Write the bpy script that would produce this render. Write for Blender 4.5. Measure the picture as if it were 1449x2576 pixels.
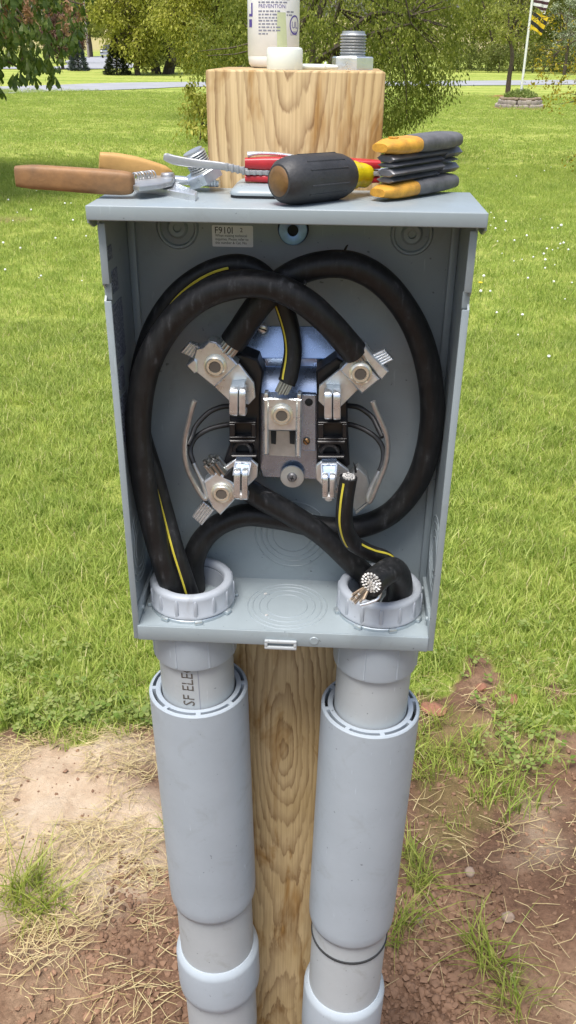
import bpy, bmesh, math, random
import numpy as np
from mathutils import Vector, Matrix, noise as mnoise

S = bpy.context.scene
for o in list(bpy.data.objects):
    bpy.data.objects.remove(o)
rad = math.radians

# ------------------------------------------------------------------ camera
ZB = 1.02                                   # height of the meter box bottom above the ground
FPX, PIT, YAW, ROL = 2198.2, 0.4858, -0.0533, 0.0107   # focal length in pixels of a 1449 px wide frame
CAM = np.array([0.0394, -0.664, 0.4906 + ZB])
_c, _s = math.cos(YAW), math.sin(YAW)
FW = np.array([_s * math.cos(PIT), _c * math.cos(PIT), -math.sin(PIT)])
_r = np.array([_c, -_s, 0.0]); _u = np.cross(_r, FW)
_c, _s = math.cos(ROL), math.sin(ROL)
RT = _r * _c + _u * _s; UP = -_r * _s + _u * _c
cam = bpy.data.cameras.new('camera'); cam_o = bpy.data.objects.new('camera', cam)
S.collection.objects.link(cam_o); S.camera = cam_o
cam.sensor_fit = 'HORIZONTAL'; cam.sensor_width = 36.0; cam.lens = 36.0 * FPX / 1449.0
cam.clip_start = 0.02; cam.clip_end = 4000
m = Matrix.Identity(4)
for i in range(3):
    m[i][0] = RT[i]; m[i][1] = UP[i]; m[i][2] = -FW[i]; m[i][3] = CAM[i]
cam_o.matrix_world = m

# ------------------------------------------------------------------ sky and sun (bright overcast)
SUN_EL, SUN_AZ = rad(70), rad(205)          # azimuth clockwise from +Y: behind the camera, a little to the left
w = bpy.data.worlds.new('World'); S.world = w; w.use_nodes = True
nt = w.node_tree; bg = nt.nodes['Background']
sky = nt.nodes.new('ShaderNodeTexSky'); sky.sky_type = 'NISHITA'; sky.sun_disc = False
sky.sun_elevation = SUN_EL; sky.sun_rotation = SUN_AZ
sky.air_density = 1.0; sky.dust_density = 4.0; sky.ozone_density = 1.0
nt.links.new(sky.outputs[0], bg.inputs[0]); bg.inputs[1].default_value = 0.095
sun = bpy.data.lights.new('sun', 'SUN'); sun.energy = 2.3; sun.angle = rad(30); sun.color = (1.0, 0.97, 0.93)
sun_o = bpy.data.objects.new('sun', sun); S.collection.objects.link(sun_o)
sd = Vector((math.sin(SUN_AZ) * math.cos(SUN_EL), math.cos(SUN_AZ) * math.cos(SUN_EL), math.sin(SUN_EL)))
sun_o.rotation_euler = sd.to_track_quat('Z', 'Y').to_euler(); sun_o.location = (-3, -4, 8)
vs = S.view_settings; vs.view_transform = 'Standard'; vs.look = 'None'; vs.gamma = 1.0
vs.use_curve_mapping = False; vs.exposure = 1.05

# ------------------------------------------------------------------ pixels to places
def ray(x, y): return FW + RT * (x - 724.5) / FPX - UP * (y - 1288.0) / FPX
def on(x, y, ax, v):
    d = ray(x, y); return CAM + d * ((v - CAM[ax]) / d[ax])
def py(x, y, Y): return on(x, y, 1, Y)                # point of that pixel on the upright plane y = Y
def pz(x, y, Z): return on(x, y, 2, Z + ZB)           # on the level plane Z (above box bottom)
def B(x, y, z): return np.array([x, y, z + ZB])
GY = np.array([-50, 20, 45, 62, 110, 160, 200, 300, 450, 900.0])
GZ = np.array([0, 0, 0.06, 0.2, 0.3, 0.38, 1.0, 5.0, 11.0, 30.0])
def gfar(y):
    t = np.linspace(-1, 1, 9) * 0.12
    y = np.asarray(y, float)
    return np.mean([np.interp(y * (1 + k), GY, GZ) for k in t], axis=0)
def pg(x, y):                                          # point of that pixel on the ground
    d = ray(x, y); t = (0 - CAM[2]) / d[2] if d[2] < -1e-4 else 400.0
    lo, hi = 0.5, 1200.0
    for _ in range(60):
        mid = (lo + hi) / 2; P = CAM + d * mid
        if P[2] > gfar(P[1]): lo = mid
        else: hi = mid
    return CAM + d * lo

# ------------------------------------------------------------------ object helpers
COL = S.collection
class MB:
    def __init__(s): s.v = []; s.f = []; s.n = 0
    def add(s, v, f):
        v = np.asarray(v, float).reshape(-1, 3); s.v.append(v)
        k = s.n; s.f.extend([tuple(i + k for i in q) for q in f]); s.n += len(v); return s
    def verts(s): return np.concatenate(s.v) if s.v else np.zeros((0, 3))
LOC = {}
def link_mesh(name, v, f, mat, parent=None, loc=None, sharp=38, smooth=True):
    me = bpy.data.meshes.new(name)
    if parent is not None: base = LOC[parent.name]
    else: base = np.array(loc if loc is not None else (0, 0, 0), float)
    me.from_pydata((np.asarray(v) - base).tolist(), [], f); me.update()
    if smooth:
        me.shade_smooth(); me.set_sharp_from_angle(angle=rad(sharp))
    if mat: me.materials.append(mat)
    o = bpy.data.objects.new(name, me); COL.objects.link(o)
    if parent is not None: o.parent = parent; LOC[o.name] = base
    else: o.location = base; LOC[o.name] = base
    return o
def fix(o):
    bm = bmesh.new(); bm.from_mesh(o.data); bmesh.ops.recalc_face_normals(bm, faces=bm.faces); bm.to_mesh(o.data); bm.free()
    return o
def part(parent, name, mb, mat, label=None, sharp=38, smooth=True, recalc=True):
    o = link_mesh(name, mb.verts(), mb.f, mat, parent, sharp=sharp, smooth=smooth)
    if recalc: fix(o)
    if label: o['label'] = label
    return o
def tag(o, label, cat, group=None):
    o['label'] = label; o['category'] = cat
    if group: o['group'] = group
    return o
def thing(name, label, cat, loc, group=None):
    o = bpy.data.objects.new(name, None); COL.objects.link(o); o.location = loc; o.empty_display_size = 0.05
    LOC[o.name] = np.array(loc, float); return tag(o, label, cat, group)
def single(name, mb, mat, label, cat, loc=None, group=None, sharp=38):
    v = mb.verts()
    if loc is None: loc = (v[:, 0].mean(), v[:, 1].mean(), v[:, 2].min())
    o = link_mesh(name, v, mb.f, mat, None, loc, sharp); fix(o)
    return tag(o, label, cat, group)
def copy_tree(o, parent=None):
    c = o.copy(); COL.objects.link(c); c.parent = parent
    for ch in o.children: copy_tree(ch, c)
    return c

# ------------------------------------------------------------------ shape helpers (world coordinates)
def frame(axis):
    a = np.array(axis, float); a /= np.linalg.norm(a)
    h = np.array([0, 0, 1.0]) if abs(a[2]) < 0.9 else np.array([0, 1.0, 0])
    x = np.cross(h, a); x /= np.linalg.norm(x); return x, np.cross(a, x), a
def box(c, size, rot=None, bevel=0.0, seg=2):
    bm = bmesh.new(); bmesh.ops.create_cube(bm, size=1.0)
    for v in bm.verts: v.co = Vector((v.co.x * size[0], v.co.y * size[1], v.co.z * size[2]))
    if bevel > 0:
        bmesh.ops.bevel(bm, geom=list(bm.edges), offset=bevel, segments=seg, affect='EDGES', profile=0.5)
    bm.verts.index_update()
    v = np.array([x.co[:] for x in bm.verts]); f = [tuple(q.index for q in p.verts) for p in bm.faces]; bm.free()
    if rot is not None: v = v @ np.array(rot).T
    return v + np.array(c), f
def rotz(a): c, s = math.cos(a), math.sin(a); return np.array([[c, -s, 0], [s, c, 0], [0, 0, 1]])
def rotx(a): c, s = math.cos(a), math.sin(a); return np.array([[1, 0, 0], [0, c, -s], [0, s, c]])
def roty(a): c, s = math.cos(a), math.sin(a); return np.array([[c, 0, s], [0, 1, 0], [-s, 0, c]])
def lathe(prof, c, axis=(0, 0, 1), seg=48, wob=None):
    X, Y, A = frame(axis); v = []; f = []; n = len(prof)
    for i in range(seg):
        a = 2 * math.pi * i / seg
        for r, h in prof:
            v.append(np.array(c) + A * h + (X * math.cos(a) + Y * math.sin(a)) * r)
    for i in range(seg):
        j = (i + 1) % seg
        for k in range(n - 1): f.append((i * n + k, j * n + k, j * n + k + 1, i * n + k + 1))
    if prof[0][0] > 1e-6: f.append(tuple(i * n for i in range(seg))[::-1])
    if prof[-1][0] > 1e-6: f.append(tuple(i * n + n - 1 for i in range(seg)))
    return np.array(v), f
def ringlathe(prof, c, axis=(0, 0, 1), seg=48):        # closed profile: a ring or pipe
    X, Y, A = frame(axis); v = []; f = []; n = len(prof)
    for i in range(seg):
        a = 2 * math.pi * i / seg
        for r, h in prof: v.append(np.array(c) + A * h + (X * math.cos(a) + Y * math.sin(a)) * r)
    for i in range(seg):
        j = (i + 1) % seg
        for k in range(n): q = (k + 1) % n; f.append((i * n + k, j * n + k, j * n + q, i * n + q))
    return np.array(v), f
def spline(P, n=8):
    P = np.array(P, float); out = []
    for i in range(len(P) - 1):
        p0 = P[max(i - 1, 0)]; p1 = P[i]; p2 = P[i + 1]; p3 = P[min(i + 2, len(P) - 1)]
        for k in range(n):
            t = k / n
            out.append(0.5 * ((2 * p1) + (-p0 + p2) * t + (2 * p0 - 5 * p1 + 4 * p2 - p3) * t * t + (-p0 + 3 * p1 - 3 * p2 + p3) * t ** 3))
    out.append(P[-1]); return np.array(out)
def frames(path):
    path = np.array(path); T = np.gradient(path, axis=0); T /= np.linalg.norm(T, axis=1)[:, None] + 1e-12
    X, Y, _ = frame(T[0]); N = [X]
    for i in range(1, len(path)):
        x = N[-1] - T[i] * (N[-1] @ T[i]); N.append(x / (np.linalg.norm(x) + 1e-12))
    N = np.array(N); return T, N, np.cross(T, N)
def tube(path, r, seg=14, cap=True, wob=None):
    path = np.array(path, float); T, N, Bn = frames(path); n = len(path)
    r = np.full(n, r) if np.isscalar(r) else np.interp(np.linspace(0, 1, n), np.linspace(0, 1, len(r)), r)
    a = np.arange(seg) * 2 * math.pi / seg
    rr = r[:, None] * np.ones((1, seg))
    if wob is not None: rr = rr * wob(np.arange(n)[:, None], a[None, :])
    v = path[:, None, :] + rr[..., None] * (np.cos(a)[None, :, None] * N[:, None, :] + np.sin(a)[None, :, None] * Bn[:, None, :])
    f = [(i * seg + k, i * seg + (k + 1) % seg, (i + 1) * seg + (k + 1) % seg, (i + 1) * seg + k) for i in range(n - 1) for k in range(seg)]
    if cap: f.append(tuple(range(seg))[::-1]); f.append(tuple((n - 1) * seg + k for k in range(seg)))
    return v.reshape(-1, 3), f
def sweep(path, wh, up=(0, 0, 1), seg=20, p=3.0, cap=True):   # superellipse section of width w (sideways) and height h (along up)
    path = np.array(path, float); n = len(path); T = np.gradient(path, axis=0); T /= np.linalg.norm(T, axis=1)[:, None]
    up = np.array(up, float); wh = np.array(wh, float)
    W = np.interp(np.linspace(0, 1, n), np.linspace(0, 1, len(wh)), wh[:, 0]); H = np.interp(np.linspace(0, 1, n), np.linspace(0, 1, len(wh)), wh[:, 1])
    a = np.arange(seg) * 2 * math.pi / seg; ca, sa = np.cos(a), np.sin(a)
    cx = np.sign(ca) * np.abs(ca) ** (2 / p); cy = np.sign(sa) * np.abs(sa) ** (2 / p); v = []
    for i in range(n):
        s = np.cross(T[i], up); s /= np.linalg.norm(s); u = np.cross(s, T[i])
        v.append(path[i] + np.outer(cx * W[i] / 2, s) + np.outer(cy * H[i] / 2, u))
    f = [(i * seg + k, i * seg + (k + 1) % seg, (i + 1) * seg + (k + 1) % seg, (i + 1) * seg + k) for i in range(n - 1) for k in range(seg)]
    if cap: f.append(tuple(range(seg))[::-1]); f.append(tuple((n - 1) * seg + k for k in range(seg)))
    return np.concatenate(v), f
def prism(pts, direc, ch=0.0):      # planar outline (world points) pushed back along direc, front edge chamfered by ch
    P = np.array(pts, float); d = np.array(direc, float); L = np.linalg.norm(d); n = len(P)
    if ch > 0:
        nd = d / L; c = P.mean(0); Q = []
        e = [P[(i + 1) % n] - P[i] for i in range(n)]; e = [x / (np.linalg.norm(x) + 1e-9) for x in e]
        area = sum(np.cross(P[i] - c, P[(i + 1) % n] - c) @ nd for i in range(n)); sg = 1 if area > 0 else -1
        for i in range(n):
            a = np.cross(nd, e[i - 1]) * sg; b = np.cross(nd, e[i]) * sg; mvec = a + b
            Q.append(P[i] + mvec / max(0.45, 0.5 * (mvec @ mvec)) * ch)
        rings = [np.array(Q), P + nd * ch, P + d]
    else: rings = [P, P + d]
    v = np.concatenate(rings); k = len(rings); f = [tuple(range(n))[::-1], tuple((k - 1) * n + i for i in range(n))]
    for r in range(k - 1):
        for i in range(n): j = (i + 1) % n; f.append((r * n + i, r * n + j, (r + 1) * n + j, (r + 1) * n + i))
    return v, f
def prism_y(px, Y, depth, ch=0.0006): return prism([py(x, y, Y) for x, y in px], (0, depth, 0), ch)
def prism_zdown(px, Z, depth, ch=0.0005): return prism([pz(x, y, Z) for x, y in px], (0, 0, -depth), ch)
def rrect(w, h, r, n=5):
    o = []
    for cx, cy, a0 in ((w / 2 - r, h / 2 - r, 0), (-w / 2 + r, h / 2 - r, 90), (-w / 2 + r, -h / 2 + r, 180), (w / 2 - r, -h / 2 + r, 270)):
        for k in range(n + 1):
            a = rad(a0 + 90 * k / n); o.append((cx + r * math.cos(a), cy + r * math.sin(a)))
    return o
def text_mesh(body, size, space=1.0, align='LEFT'):
    cu = bpy.data.curves.new('lettering', 'FONT'); cu.body = body; cu.size = size; cu.space_line = space; cu.align_x = align; cu.resolution_u = 2
    o = bpy.data.objects.new('lettering', cu); COL.objects.link(o); dg = bpy.context.evaluated_depsgraph_get()
    me = bpy.data.meshes.new_from_object(o.evaluated_get(dg)); v = np.array([q.co[:] for q in me.vertices]); f = [tuple(p.vertices) for p in me.polygons]
    bpy.data.objects.remove(o); bpy.data.curves.remove(cu); bpy.data.meshes.remove(me); return v, f

# ------------------------------------------------------------------ materials
def nodes(name):
    mt = bpy.data.materials.new(name); mt.use_nodes = True; t = mt.node_tree; return mt, t, t.nodes['Principled BSDF']
def nd(t, kind, **kw):
    n = t.nodes.new(kind)
    for k, v in kw.items():
        if k in ('operation', 'blend_type', 'data_type', 'noise_dimensions', 'attribute_name', 'wave_type', 'feature'): setattr(n, k, v)
        else: n.inputs[k].default_value = v
    return n
def ramp(t, src, stops):
    r = t.nodes.new('ShaderNodeValToRGB'); e = r.color_ramp.elements
    while len(e) > len(stops): e.remove(e[-1])
    while len(e) < len(stops): e.new(0.5)
    for k, (p, c) in zip(e, stops): k.position = p; k.color = (*c, 1) if len(c) == 3 else c
    t.links.new(src, r.inputs[0]); return r
def basic(name, col, rough=0.5, metal=0.0, var=0.12, vscale=30.0, bump=0.0, bscale=200.0, spec=0.5, coat=0.0, rvar=0.0, detail=5.0, col2=None, stretch=None):
    mt, t, b = nodes(name); b.inputs['Metallic'].default_value = metal; b.inputs['Roughness'].default_value = rough
    b.inputs['Specular IOR Level'].default_value = spec; b.inputs['Coat Weight'].default_value = coat
    tc = t.nodes.new('ShaderNodeTexCoord'); vec = tc.outputs['Object']
    if stretch:
        mp = t.nodes.new('ShaderNodeMapping'); mp.inputs['Scale'].default_value = stretch; t.links.new(vec, mp.inputs[0]); vec = mp.outputs[0]
    n = nd(t, 'ShaderNodeTexNoise', Scale=vscale, Detail=detail, Roughness=0.6); t.links.new(vec, n.inputs['Vector'])
    c = np.array(col); lo = c * (1 - var) if col2 is None else np.array(col2); hi = np.minimum(c * (1 + var), 0.95)
    r = ramp(t, n.outputs['Fac'], [(0.3, tuple(lo)), (0.7, tuple(hi))]); t.links.new(r.outputs[0], b.inputs['Base Color'])
    if rvar > 0:
        mr = nd(t, 'ShaderNodeMapRange', **{'From Min': 0.3, 'From Max': 0.7, 'To Min': rough - rvar, 'To Max': rough + rvar}); t.links.new(n.outputs['Fac'], mr.inputs[0]); t.links.new(mr.outputs[0], b.inputs['Roughness'])
    if bump > 0:
        n2 = nd(t, 'ShaderNodeTexNoise', Scale=bscale, Detail=3.0); t.links.new(vec, n2.inputs['Vector'])
        bp = nd(t, 'ShaderNodeBump', Strength=bump, Distance=0.002); t.links.new(n2.outputs['Fac'], bp.inputs['Height']); t.links.new(bp.outputs[0], b.inputs['Normal'])
    return mt
def worn(name, col, rough, smudge=(0.62, 0.56, 0.48), amt=0.55, streak=(60, 60, 7), bump=0.03):
    """painted or moulded surface with faint mottling, dusty smudges, fine scratches and specks"""
    mt, t, b = nodes(name); L = t.links.new; tc = t.nodes.new('ShaderNodeTexCoord'); O = tc.outputs['Object']
    n = nd(t, 'ShaderNodeTexNoise', Scale=11.0, Detail=6.0, Roughness=0.65); L(O, n.inputs['Vector']); c = np.array(col)
    base = ramp(t, n.outputs['Fac'], [(0.3, tuple(c * 0.93)), (0.7, tuple(np.minimum(c * 1.06, 0.95)))])
    n2 = nd(t, 'ShaderNodeTexNoise', Scale=23.0, Detail=8.0, Roughness=0.72, Distortion=0.6); L(O, n2.inputs['Vector'])
    r2 = ramp(t, n2.outputs['Fac'], [(0.56, (0, 0, 0)), (0.72, (amt, amt, amt))])
    m1 = t.nodes.new('ShaderNodeMix'); m1.data_type = 'RGBA'; m1.blend_type = 'MULTIPLY'; L(r2.outputs[0], m1.inputs[0]); L(base.outputs[0], m1.inputs[6]); m1.inputs[7].default_value = (*smudge, 1)
    mp = t.nodes.new('ShaderNodeMapping'); mp.inputs['Scale'].default_value = streak; mp.inputs['Rotation'].default_value = (0.25, 0.2, 0.1); L(O, mp.inputs[0])
    n3 = nd(t, 'ShaderNodeTexNoise', Scale=6.0, Detail=3.0, Roughness=0.5); L(mp.outputs[0], n3.inputs['Vector'])
    r3 = ramp(t, n3.outputs['Fac'], [(0.70, (0, 0, 0)), (0.78, (0.5, 0.5, 0.5))])
    m2 = t.nodes.new('ShaderNodeMix'); m2.data_type = 'RGBA'; L(r3.outputs[0], m2.inputs[0]); L(m1.outputs[2], m2.inputs[6]); m2.inputs[7].default_value = (*np.minimum(c * 1.5, 0.9), 1)
    n4 = nd(t, 'ShaderNodeTexNoise', Scale=210.0, Detail=1.0); L(O, n4.inputs['Vector']); r4 = ramp(t, n4.outputs['Fac'], [(0.76, (0, 0, 0)), (0.80, (0.7, 0.7, 0.7))])
    m3 = t.nodes.new('ShaderNodeMix'); m3.data_type = 'RGBA'; L(r4.outputs[0], m3.inputs[0]); L(m2.outputs[2], m3.inputs[6]); m3.inputs[7].default_value = (*(c * 0.3), 1)
    L(m3.outputs[2], b.inputs['Base Color'])
    mr = nd(t, 'ShaderNodeMapRange', **{'From Min': 0.3, 'From Max': 0.75, 'To Min': rough - 0.06, 'To Max': rough + 0.14}); L(n2.outputs['Fac'], mr.inputs[0]); L(mr.outputs[0], b.inputs['Roughness'])
    bp = nd(t, 'ShaderNodeBump', Strength=bump * 3, Distance=0.001); L(n2.outputs['Fac'], bp.inputs['Height']); L(bp.outputs[0], b.inputs['Normal']); return mt
M = {}
M['paint'] = worn('grey_enamel', (0.265, 0.312, 0.335), 0.34, amt=0.35)
M['pvc'] = worn('grey_pvc', (0.355, 0.405, 0.45), 0.42, amt=0.30)
M['pvc2'] = worn('pale_grey_pvc', (0.39, 0.42, 0.435), 0.48, amt=0.5)
M['dirtypvc'] = worn('grey_pvc_bushing', (0.34, 0.375, 0.42), 0.45, amt=0.5)
M['gap'] = basic('dark_gap', (0.02, 0.022, 0.024), 0.8)
M['zinc'] = basic('blue_zinc', (0.40, 0.51, 0.70), 0.27, 0.9, 0.12, 40, 0.05, 120, rvar=0.08)
M['zincpale'] = basic('pale_zinc', (0.50, 0.56, 0.59), 0.34, 0.7, 0.12, 40, 0.05, 120, rvar=0.08)
M['zincblue'] = basic('blue_passivated_zinc', (0.17, 0.27, 0.48), 0.30, 0.6, 0.25, 90, 0.05, 120)
M['screw'] = basic('yellowish_plated_screw', (0.74, 0.71, 0.60), 0.30, 0.75, 0.12, 80)
M['satin'] = basic('satin_grey_steel', (0.34, 0.35, 0.36), 0.4, 0.4, 0.15, 80)
M['steel'] = basic('bright_steel', (0.72, 0.74, 0.76), 0.32, 0.80, 0.12, 60, 0.05, 400, rvar=0.1)
M['alu'] = basic('tinned_aluminium', (0.70, 0.74, 0.77), 0.32, 0.82, 0.12, 70, 0.12, 500, rvar=0.1)
M['dullalu'] = basic('dull_aluminium', (0.46, 0.48, 0.49), 0.42, 0.75, 0.15, 70, 0.1, 500)
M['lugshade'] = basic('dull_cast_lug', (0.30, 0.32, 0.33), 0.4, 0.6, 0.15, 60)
M['brownalu'] = basic('tarnished_aluminium', (0.30, 0.24, 0.18), 0.45, 0.8, 0.2, 120)
M['darkrod'] = basic('dark_steel_rod', (0.05, 0.05, 0.052), 0.45, 0.5, 0.2, 80)  # same rod steel darkened: shade at the back put into its colour
M['rod'] = basic('bare_steel_rod', (0.46, 0.46, 0.46), 0.36, 0.8, 0.2, 80, 0.05, 300)
M['brass'] = basic('dull_brass', (0.45, 0.26, 0.12), 0.4, 1.0)
M['block'] = basic('black_phenolic', (0.012, 0.012, 0.014), 0.35, 0, 0.3, 40, 0.05, 200)
M['strand'] = basic('cut_aluminium', (0.62, 0.61, 0.59), 0.45, 0.4, 0.08, 300)
M['strand2'] = basic('twisted_aluminium', (0.5, 0.5, 0.48), 0.35, 1.0, 0.1, 300)
M['stripe'] = basic('yellow_stripe', (0.55, 0.48, 0.05), 0.5, 0, 0.1, 80)
M['white'] = basic('white_label', (0.80, 0.81, 0.81), 0.5, 0, 0.05, 60)
M['ink'] = basic('black_ink', (0.02, 0.02, 0.022), 0.7)
M['purple'] = basic('purple_ink', (0.09, 0.06, 0.30), 0.6)
M['greyink'] = basic('grey_ink', (0.22, 0.23, 0.30), 0.7)
M['brownink'] = basic('brown_print', (0.10, 0.085, 0.07), 0.7)
M['bottle'] = basic('white_plastic_bottle', (0.86, 0.88, 0.90), 0.35, 0, 0.03, 20)
M['cap'] = basic('translucent_white_cap', (0.72, 0.77, 0.72), 0.4, 0, 0.03, 30)
M['greenstain'] = basic('pale_green_stain', (0.52, 0.58, 0.36), 0.5, 0, 0.1, 40)
M['tan'] = basic('worn_tan_vinyl', (0.28, 0.145, 0.055), 0.6, 0, 0.2, 45, 0.15, 250, col2=(0.17, 0.095, 0.045))
M['tan2'] = basic('clean_tan_vinyl', (0.48, 0.28, 0.09), 0.55, 0, 0.15, 40, 0.1, 250)
M['red'] = basic('red_handle', (0.42, 0.022, 0.03), 0.35, 0, 0.15, 60)
M['rubber'] = basic('dark_rubber_grip', (0.032, 0.033, 0.036), 0.55, 0, 0.35, 35, 0.2, 300)
M['amber'] = basic('scuffed_amber_plastic', (0.15, 0.08, 0.025), 0.4, 0, 0.3, 120, 0.1, 300)
M['orange'] = basic('worn_yellow_plastic', (0.62, 0.32, 0.035), 0.5, 0, 0.2, 90, 0.15, 400, col2=(0.38, 0.19, 0.03))
M['hexkey'] = basic('black_oxide_steel', (0.17, 0.172, 0.185), 0.42, 0.3, 0.3, 50)
M['gripgrey'] = basic('worn_grey_grip', (0.105, 0.105, 0.11), 0.6, 0, 0.4, 60, 0.2, 300)
M['mailwhite'] = basic('white_paint', (0.75, 0.75, 0.74), 0.5)
M['oldwood'] = basic('grey_pole_wood', (0.30, 0.26, 0.22), 0.9, 0, 0.2, 3)
M['darkpaint'] = basic('dark_truck_paint', (0.02, 0.025, 0.04), 0.2, 0.2, 0.1, 5, coat=0.6)
M['glass'] = basic('truck_glass', (0.02, 0.025, 0.03), 0.05, 0.0, 0.1, 5)
M['chrome'] = basic('chrome', (0.7, 0.7, 0.7), 0.15, 1.0)
M['tyre'] = basic('tyre_rubber', (0.02, 0.02, 0.02), 0.8)
M['asphalt'] = basic('pale_asphalt', (0.30, 0.31, 0.33), 0.85, 0, 0.12, 0.6, 0.2, 60)
M['stone'] = basic('field_stone', (0.30, 0.26, 0.23), 0.9, 0, 0.3, 4, 0.5, 30)
M['palestone'] = basic('pale_pebble', (0.27, 0.20, 0.15), 0.9, 0, 0.2, 60, 0.4, 200)
M['redclod'] = basic('red_clay_clod', (0.25, 0.115, 0.07), 0.95, 0, 0.3, 60, 0.8, 160)
M['bark'] = basic('bark', (0.085, 0.065, 0.048), 0.95, 0, 0.35, 12, 0.5, 40)
M['paleleafdry'] = basic('dry_pale_leaf', (0.55, 0.46, 0.33), 0.8, 0, 0.15, 80)
def amber_clear():
    mt, t, b = nodes('clear_yellow_plastic'); b.inputs['Base Color'].default_value = (0.85, 0.70, 0.02, 1); b.inputs['Roughness'].default_value = 0.12
    b.inputs['Transmission Weight'].default_value = 0.35; b.inputs['IOR'].default_value = 1.45; return mt
M['yellowclear'] = amber_clear()
def cable_mat():
    mt, t, b = nodes('black_cable_jacket'); tc = t.nodes.new('ShaderNodeTexCoord')
    n = nd(t, 'ShaderNodeTexNoise', Scale=75.0, Detail=7.0, Roughness=0.75); t.links.new(tc.outputs['Object'], n.inputs['Vector'])
    mp = t.nodes.new('ShaderNodeMapping'); mp.inputs['Scale'].default_value = (260, 260, 24); t.links.new(tc.outputs['Object'], mp.inputs[0])
    n2 = nd(t, 'ShaderNodeTexNoise', Scale=1.0, Detail=4.0, Roughness=0.6); t.links.new(mp.outputs[0], n2.inputs['Vector'])
    mul = nd(t, 'ShaderNodeMath', operation='MULTIPLY'); t.links.new(n.outputs['Fac'], mul.inputs[0]); t.links.new(n2.outputs['Fac'], mul.inputs[1])
    r = ramp(t, mul.outputs[0], [(0.22, (0.0095, 0.0100, 0.0110)), (0.33, (0.018, 0.0185, 0.020)), (0.46, (0.060, 0.062, 0.067))]); t.links.new(r.outputs[0], b.inputs['Base Color'])
    mr = nd(t, 'ShaderNodeMapRange', **{'From Min': 0.2, 'From Max': 0.45, 'To Min': 0.42, 'To Max': 0.7}); t.links.new(mul.outputs[0], mr.inputs[0]); t.links.new(mr.outputs[0], b.inputs['Roughness'])
    bp = nd(t, 'ShaderNodeBump', Strength=0.15, Distance=0.001); t.links.new(n2.outputs['Fac'], bp.inputs['Height']); t.links.new(bp.outputs[0], b.inputs['Normal'])
    b.inputs['Specular IOR Level'].default_value = 0.35; return mt
M['cable'] = cable_mat()
def wood_mat():
    mt, t, b = nodes('pressure_treated_pine'); L = t.links.new
    tc = t.nodes.new('ShaderNodeTexCoord'); sp = t.nodes.new('ShaderNodeSeparateXYZ'); L(tc.outputs['Object'], sp.inputs[0])
    def zn(scale, amp, off):                    # slow wander of the pith with height
        cb = t.nodes.new('ShaderNodeCombineXYZ'); mz = nd(t, 'ShaderNodeMath', operation='MULTIPLY_ADD'); mz.inputs[1].default_value = scale; mz.inputs[2].default_value = off
        mx = nd(t, 'ShaderNodeMath', operation='MULTIPLY'); mx.inputs[1].default_value = 7.0; L(sp.outputs[0], mx.inputs[0])
        L(sp.outputs[2], mz.inputs[0]); L(mz.outputs[0], cb.inputs[2]); L(mx.outputs[0], cb.inputs[0])
        n = nd(t, 'ShaderNodeTexNoise', Scale=1.0, Detail=1.0, Roughness=0.4); L(cb.outputs[0], n.inputs['Vector'])
        q = nd(t, 'ShaderNodeMath', operation='MULTIPLY_ADD'); q.inputs[1].default_value = amp; q.inputs[2].default_value = -amp / 2; L(n.outputs['Fac'], q.inputs[0]); return q.outputs[0]
    def addm(a, bq, k=0.0):
        q = nd(t, 'ShaderNodeMath', operation='ADD'); L(a, q.inputs[0])
        if bq is None: q.inputs[1].default_value = k
        else: L(bq, q.inputs[1])
        return q.outputs[0]
    dx = addm(addm(sp.outputs[0], None, 0.004), zn(1.3, 0.045, 3.3)); 
    kz = nd(t, 'ShaderNodeMath', operation='MULTIPLY_ADD'); kz.inputs[1].default_value = 4.3; kz.inputs[2].default_value = -6.70; L(sp.outputs[2], kz.inputs[0])   # the pith sways through the face: cathedral grain
    sn = nd(t, 'ShaderNodeMath', operation='SINE'); L(kz.outputs[0], sn.inputs[0]); sa = nd(t, 'ShaderNodeMath', operation='MULTIPLY'); sa.inputs[1].default_value = 0.046; L(sn.outputs[0], sa.inputs[0])
    dy = addm(addm(sp.outputs[1], sa.outputs[0]), zn(3.1, 0.045, 11.7))
    def sq(a):
        q = nd(t, 'ShaderNodeMath', operation='MULTIPLY'); L(a, q.inputs[0]); L(a, q.inputs[1]); return q.outputs[0]
    rr = nd(t, 'ShaderNodeMath', operation='SQRT'); L(addm(sq(dx), sq(dy)), rr.inputs[0])
    mw = t.nodes.new('ShaderNodeMapping'); mw.inputs['Scale'].default_value = (48, 48, 8); L(tc.outputs['Object'], mw.inputs[0])
    wn = nd(t, 'ShaderNodeTexNoise', Scale=1.0, Detail=5.0, Roughness=0.6); L(mw.outputs[0], wn.inputs['Vector'])
    f0 = nd(t, 'ShaderNodeMath', operation='MULTIPLY'); f0.inputs[1].default_value = 150.0; L(rr.outputs[0], f0.inputs[0])
    fr = nd(t, 'ShaderNodeMath', operation='MULTIPLY_ADD'); fr.inputs[1].default_value = 2.6; L(wn.outputs['Fac'], fr.inputs[0]); L(f0.outputs[0], fr.inputs[2])
    fc = nd(t, 'ShaderNodeMath', operation='FRACT'); L(fr.outputs[0], fc.inputs[0])
    lw = ramp(t, fc.outputs[0], [(0.0, (0, 0, 0)), (0.40, (0.06, 0.06, 0.06)), (0.76, (0.55, 0.55, 0.55)), (0.88, (0.85, 0.85, 0.85)), (1.0, (0, 0, 0))])
    mp = t.nodes.new('ShaderNodeMapping'); mp.inputs['Scale'].default_value = (420, 420, 9); L(tc.outputs['Object'], mp.inputs[0])
    fib = nd(t, 'ShaderNodeTexNoise', Scale=1.0, Detail=4.0); L(mp.outputs[0], fib.inputs['Vector'])
    blot = nd(t, 'ShaderNodeTexNoise', Scale=9.0, Detail=3.0); L(tc.outputs['Object'], blot.inputs['Vector'])
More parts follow.
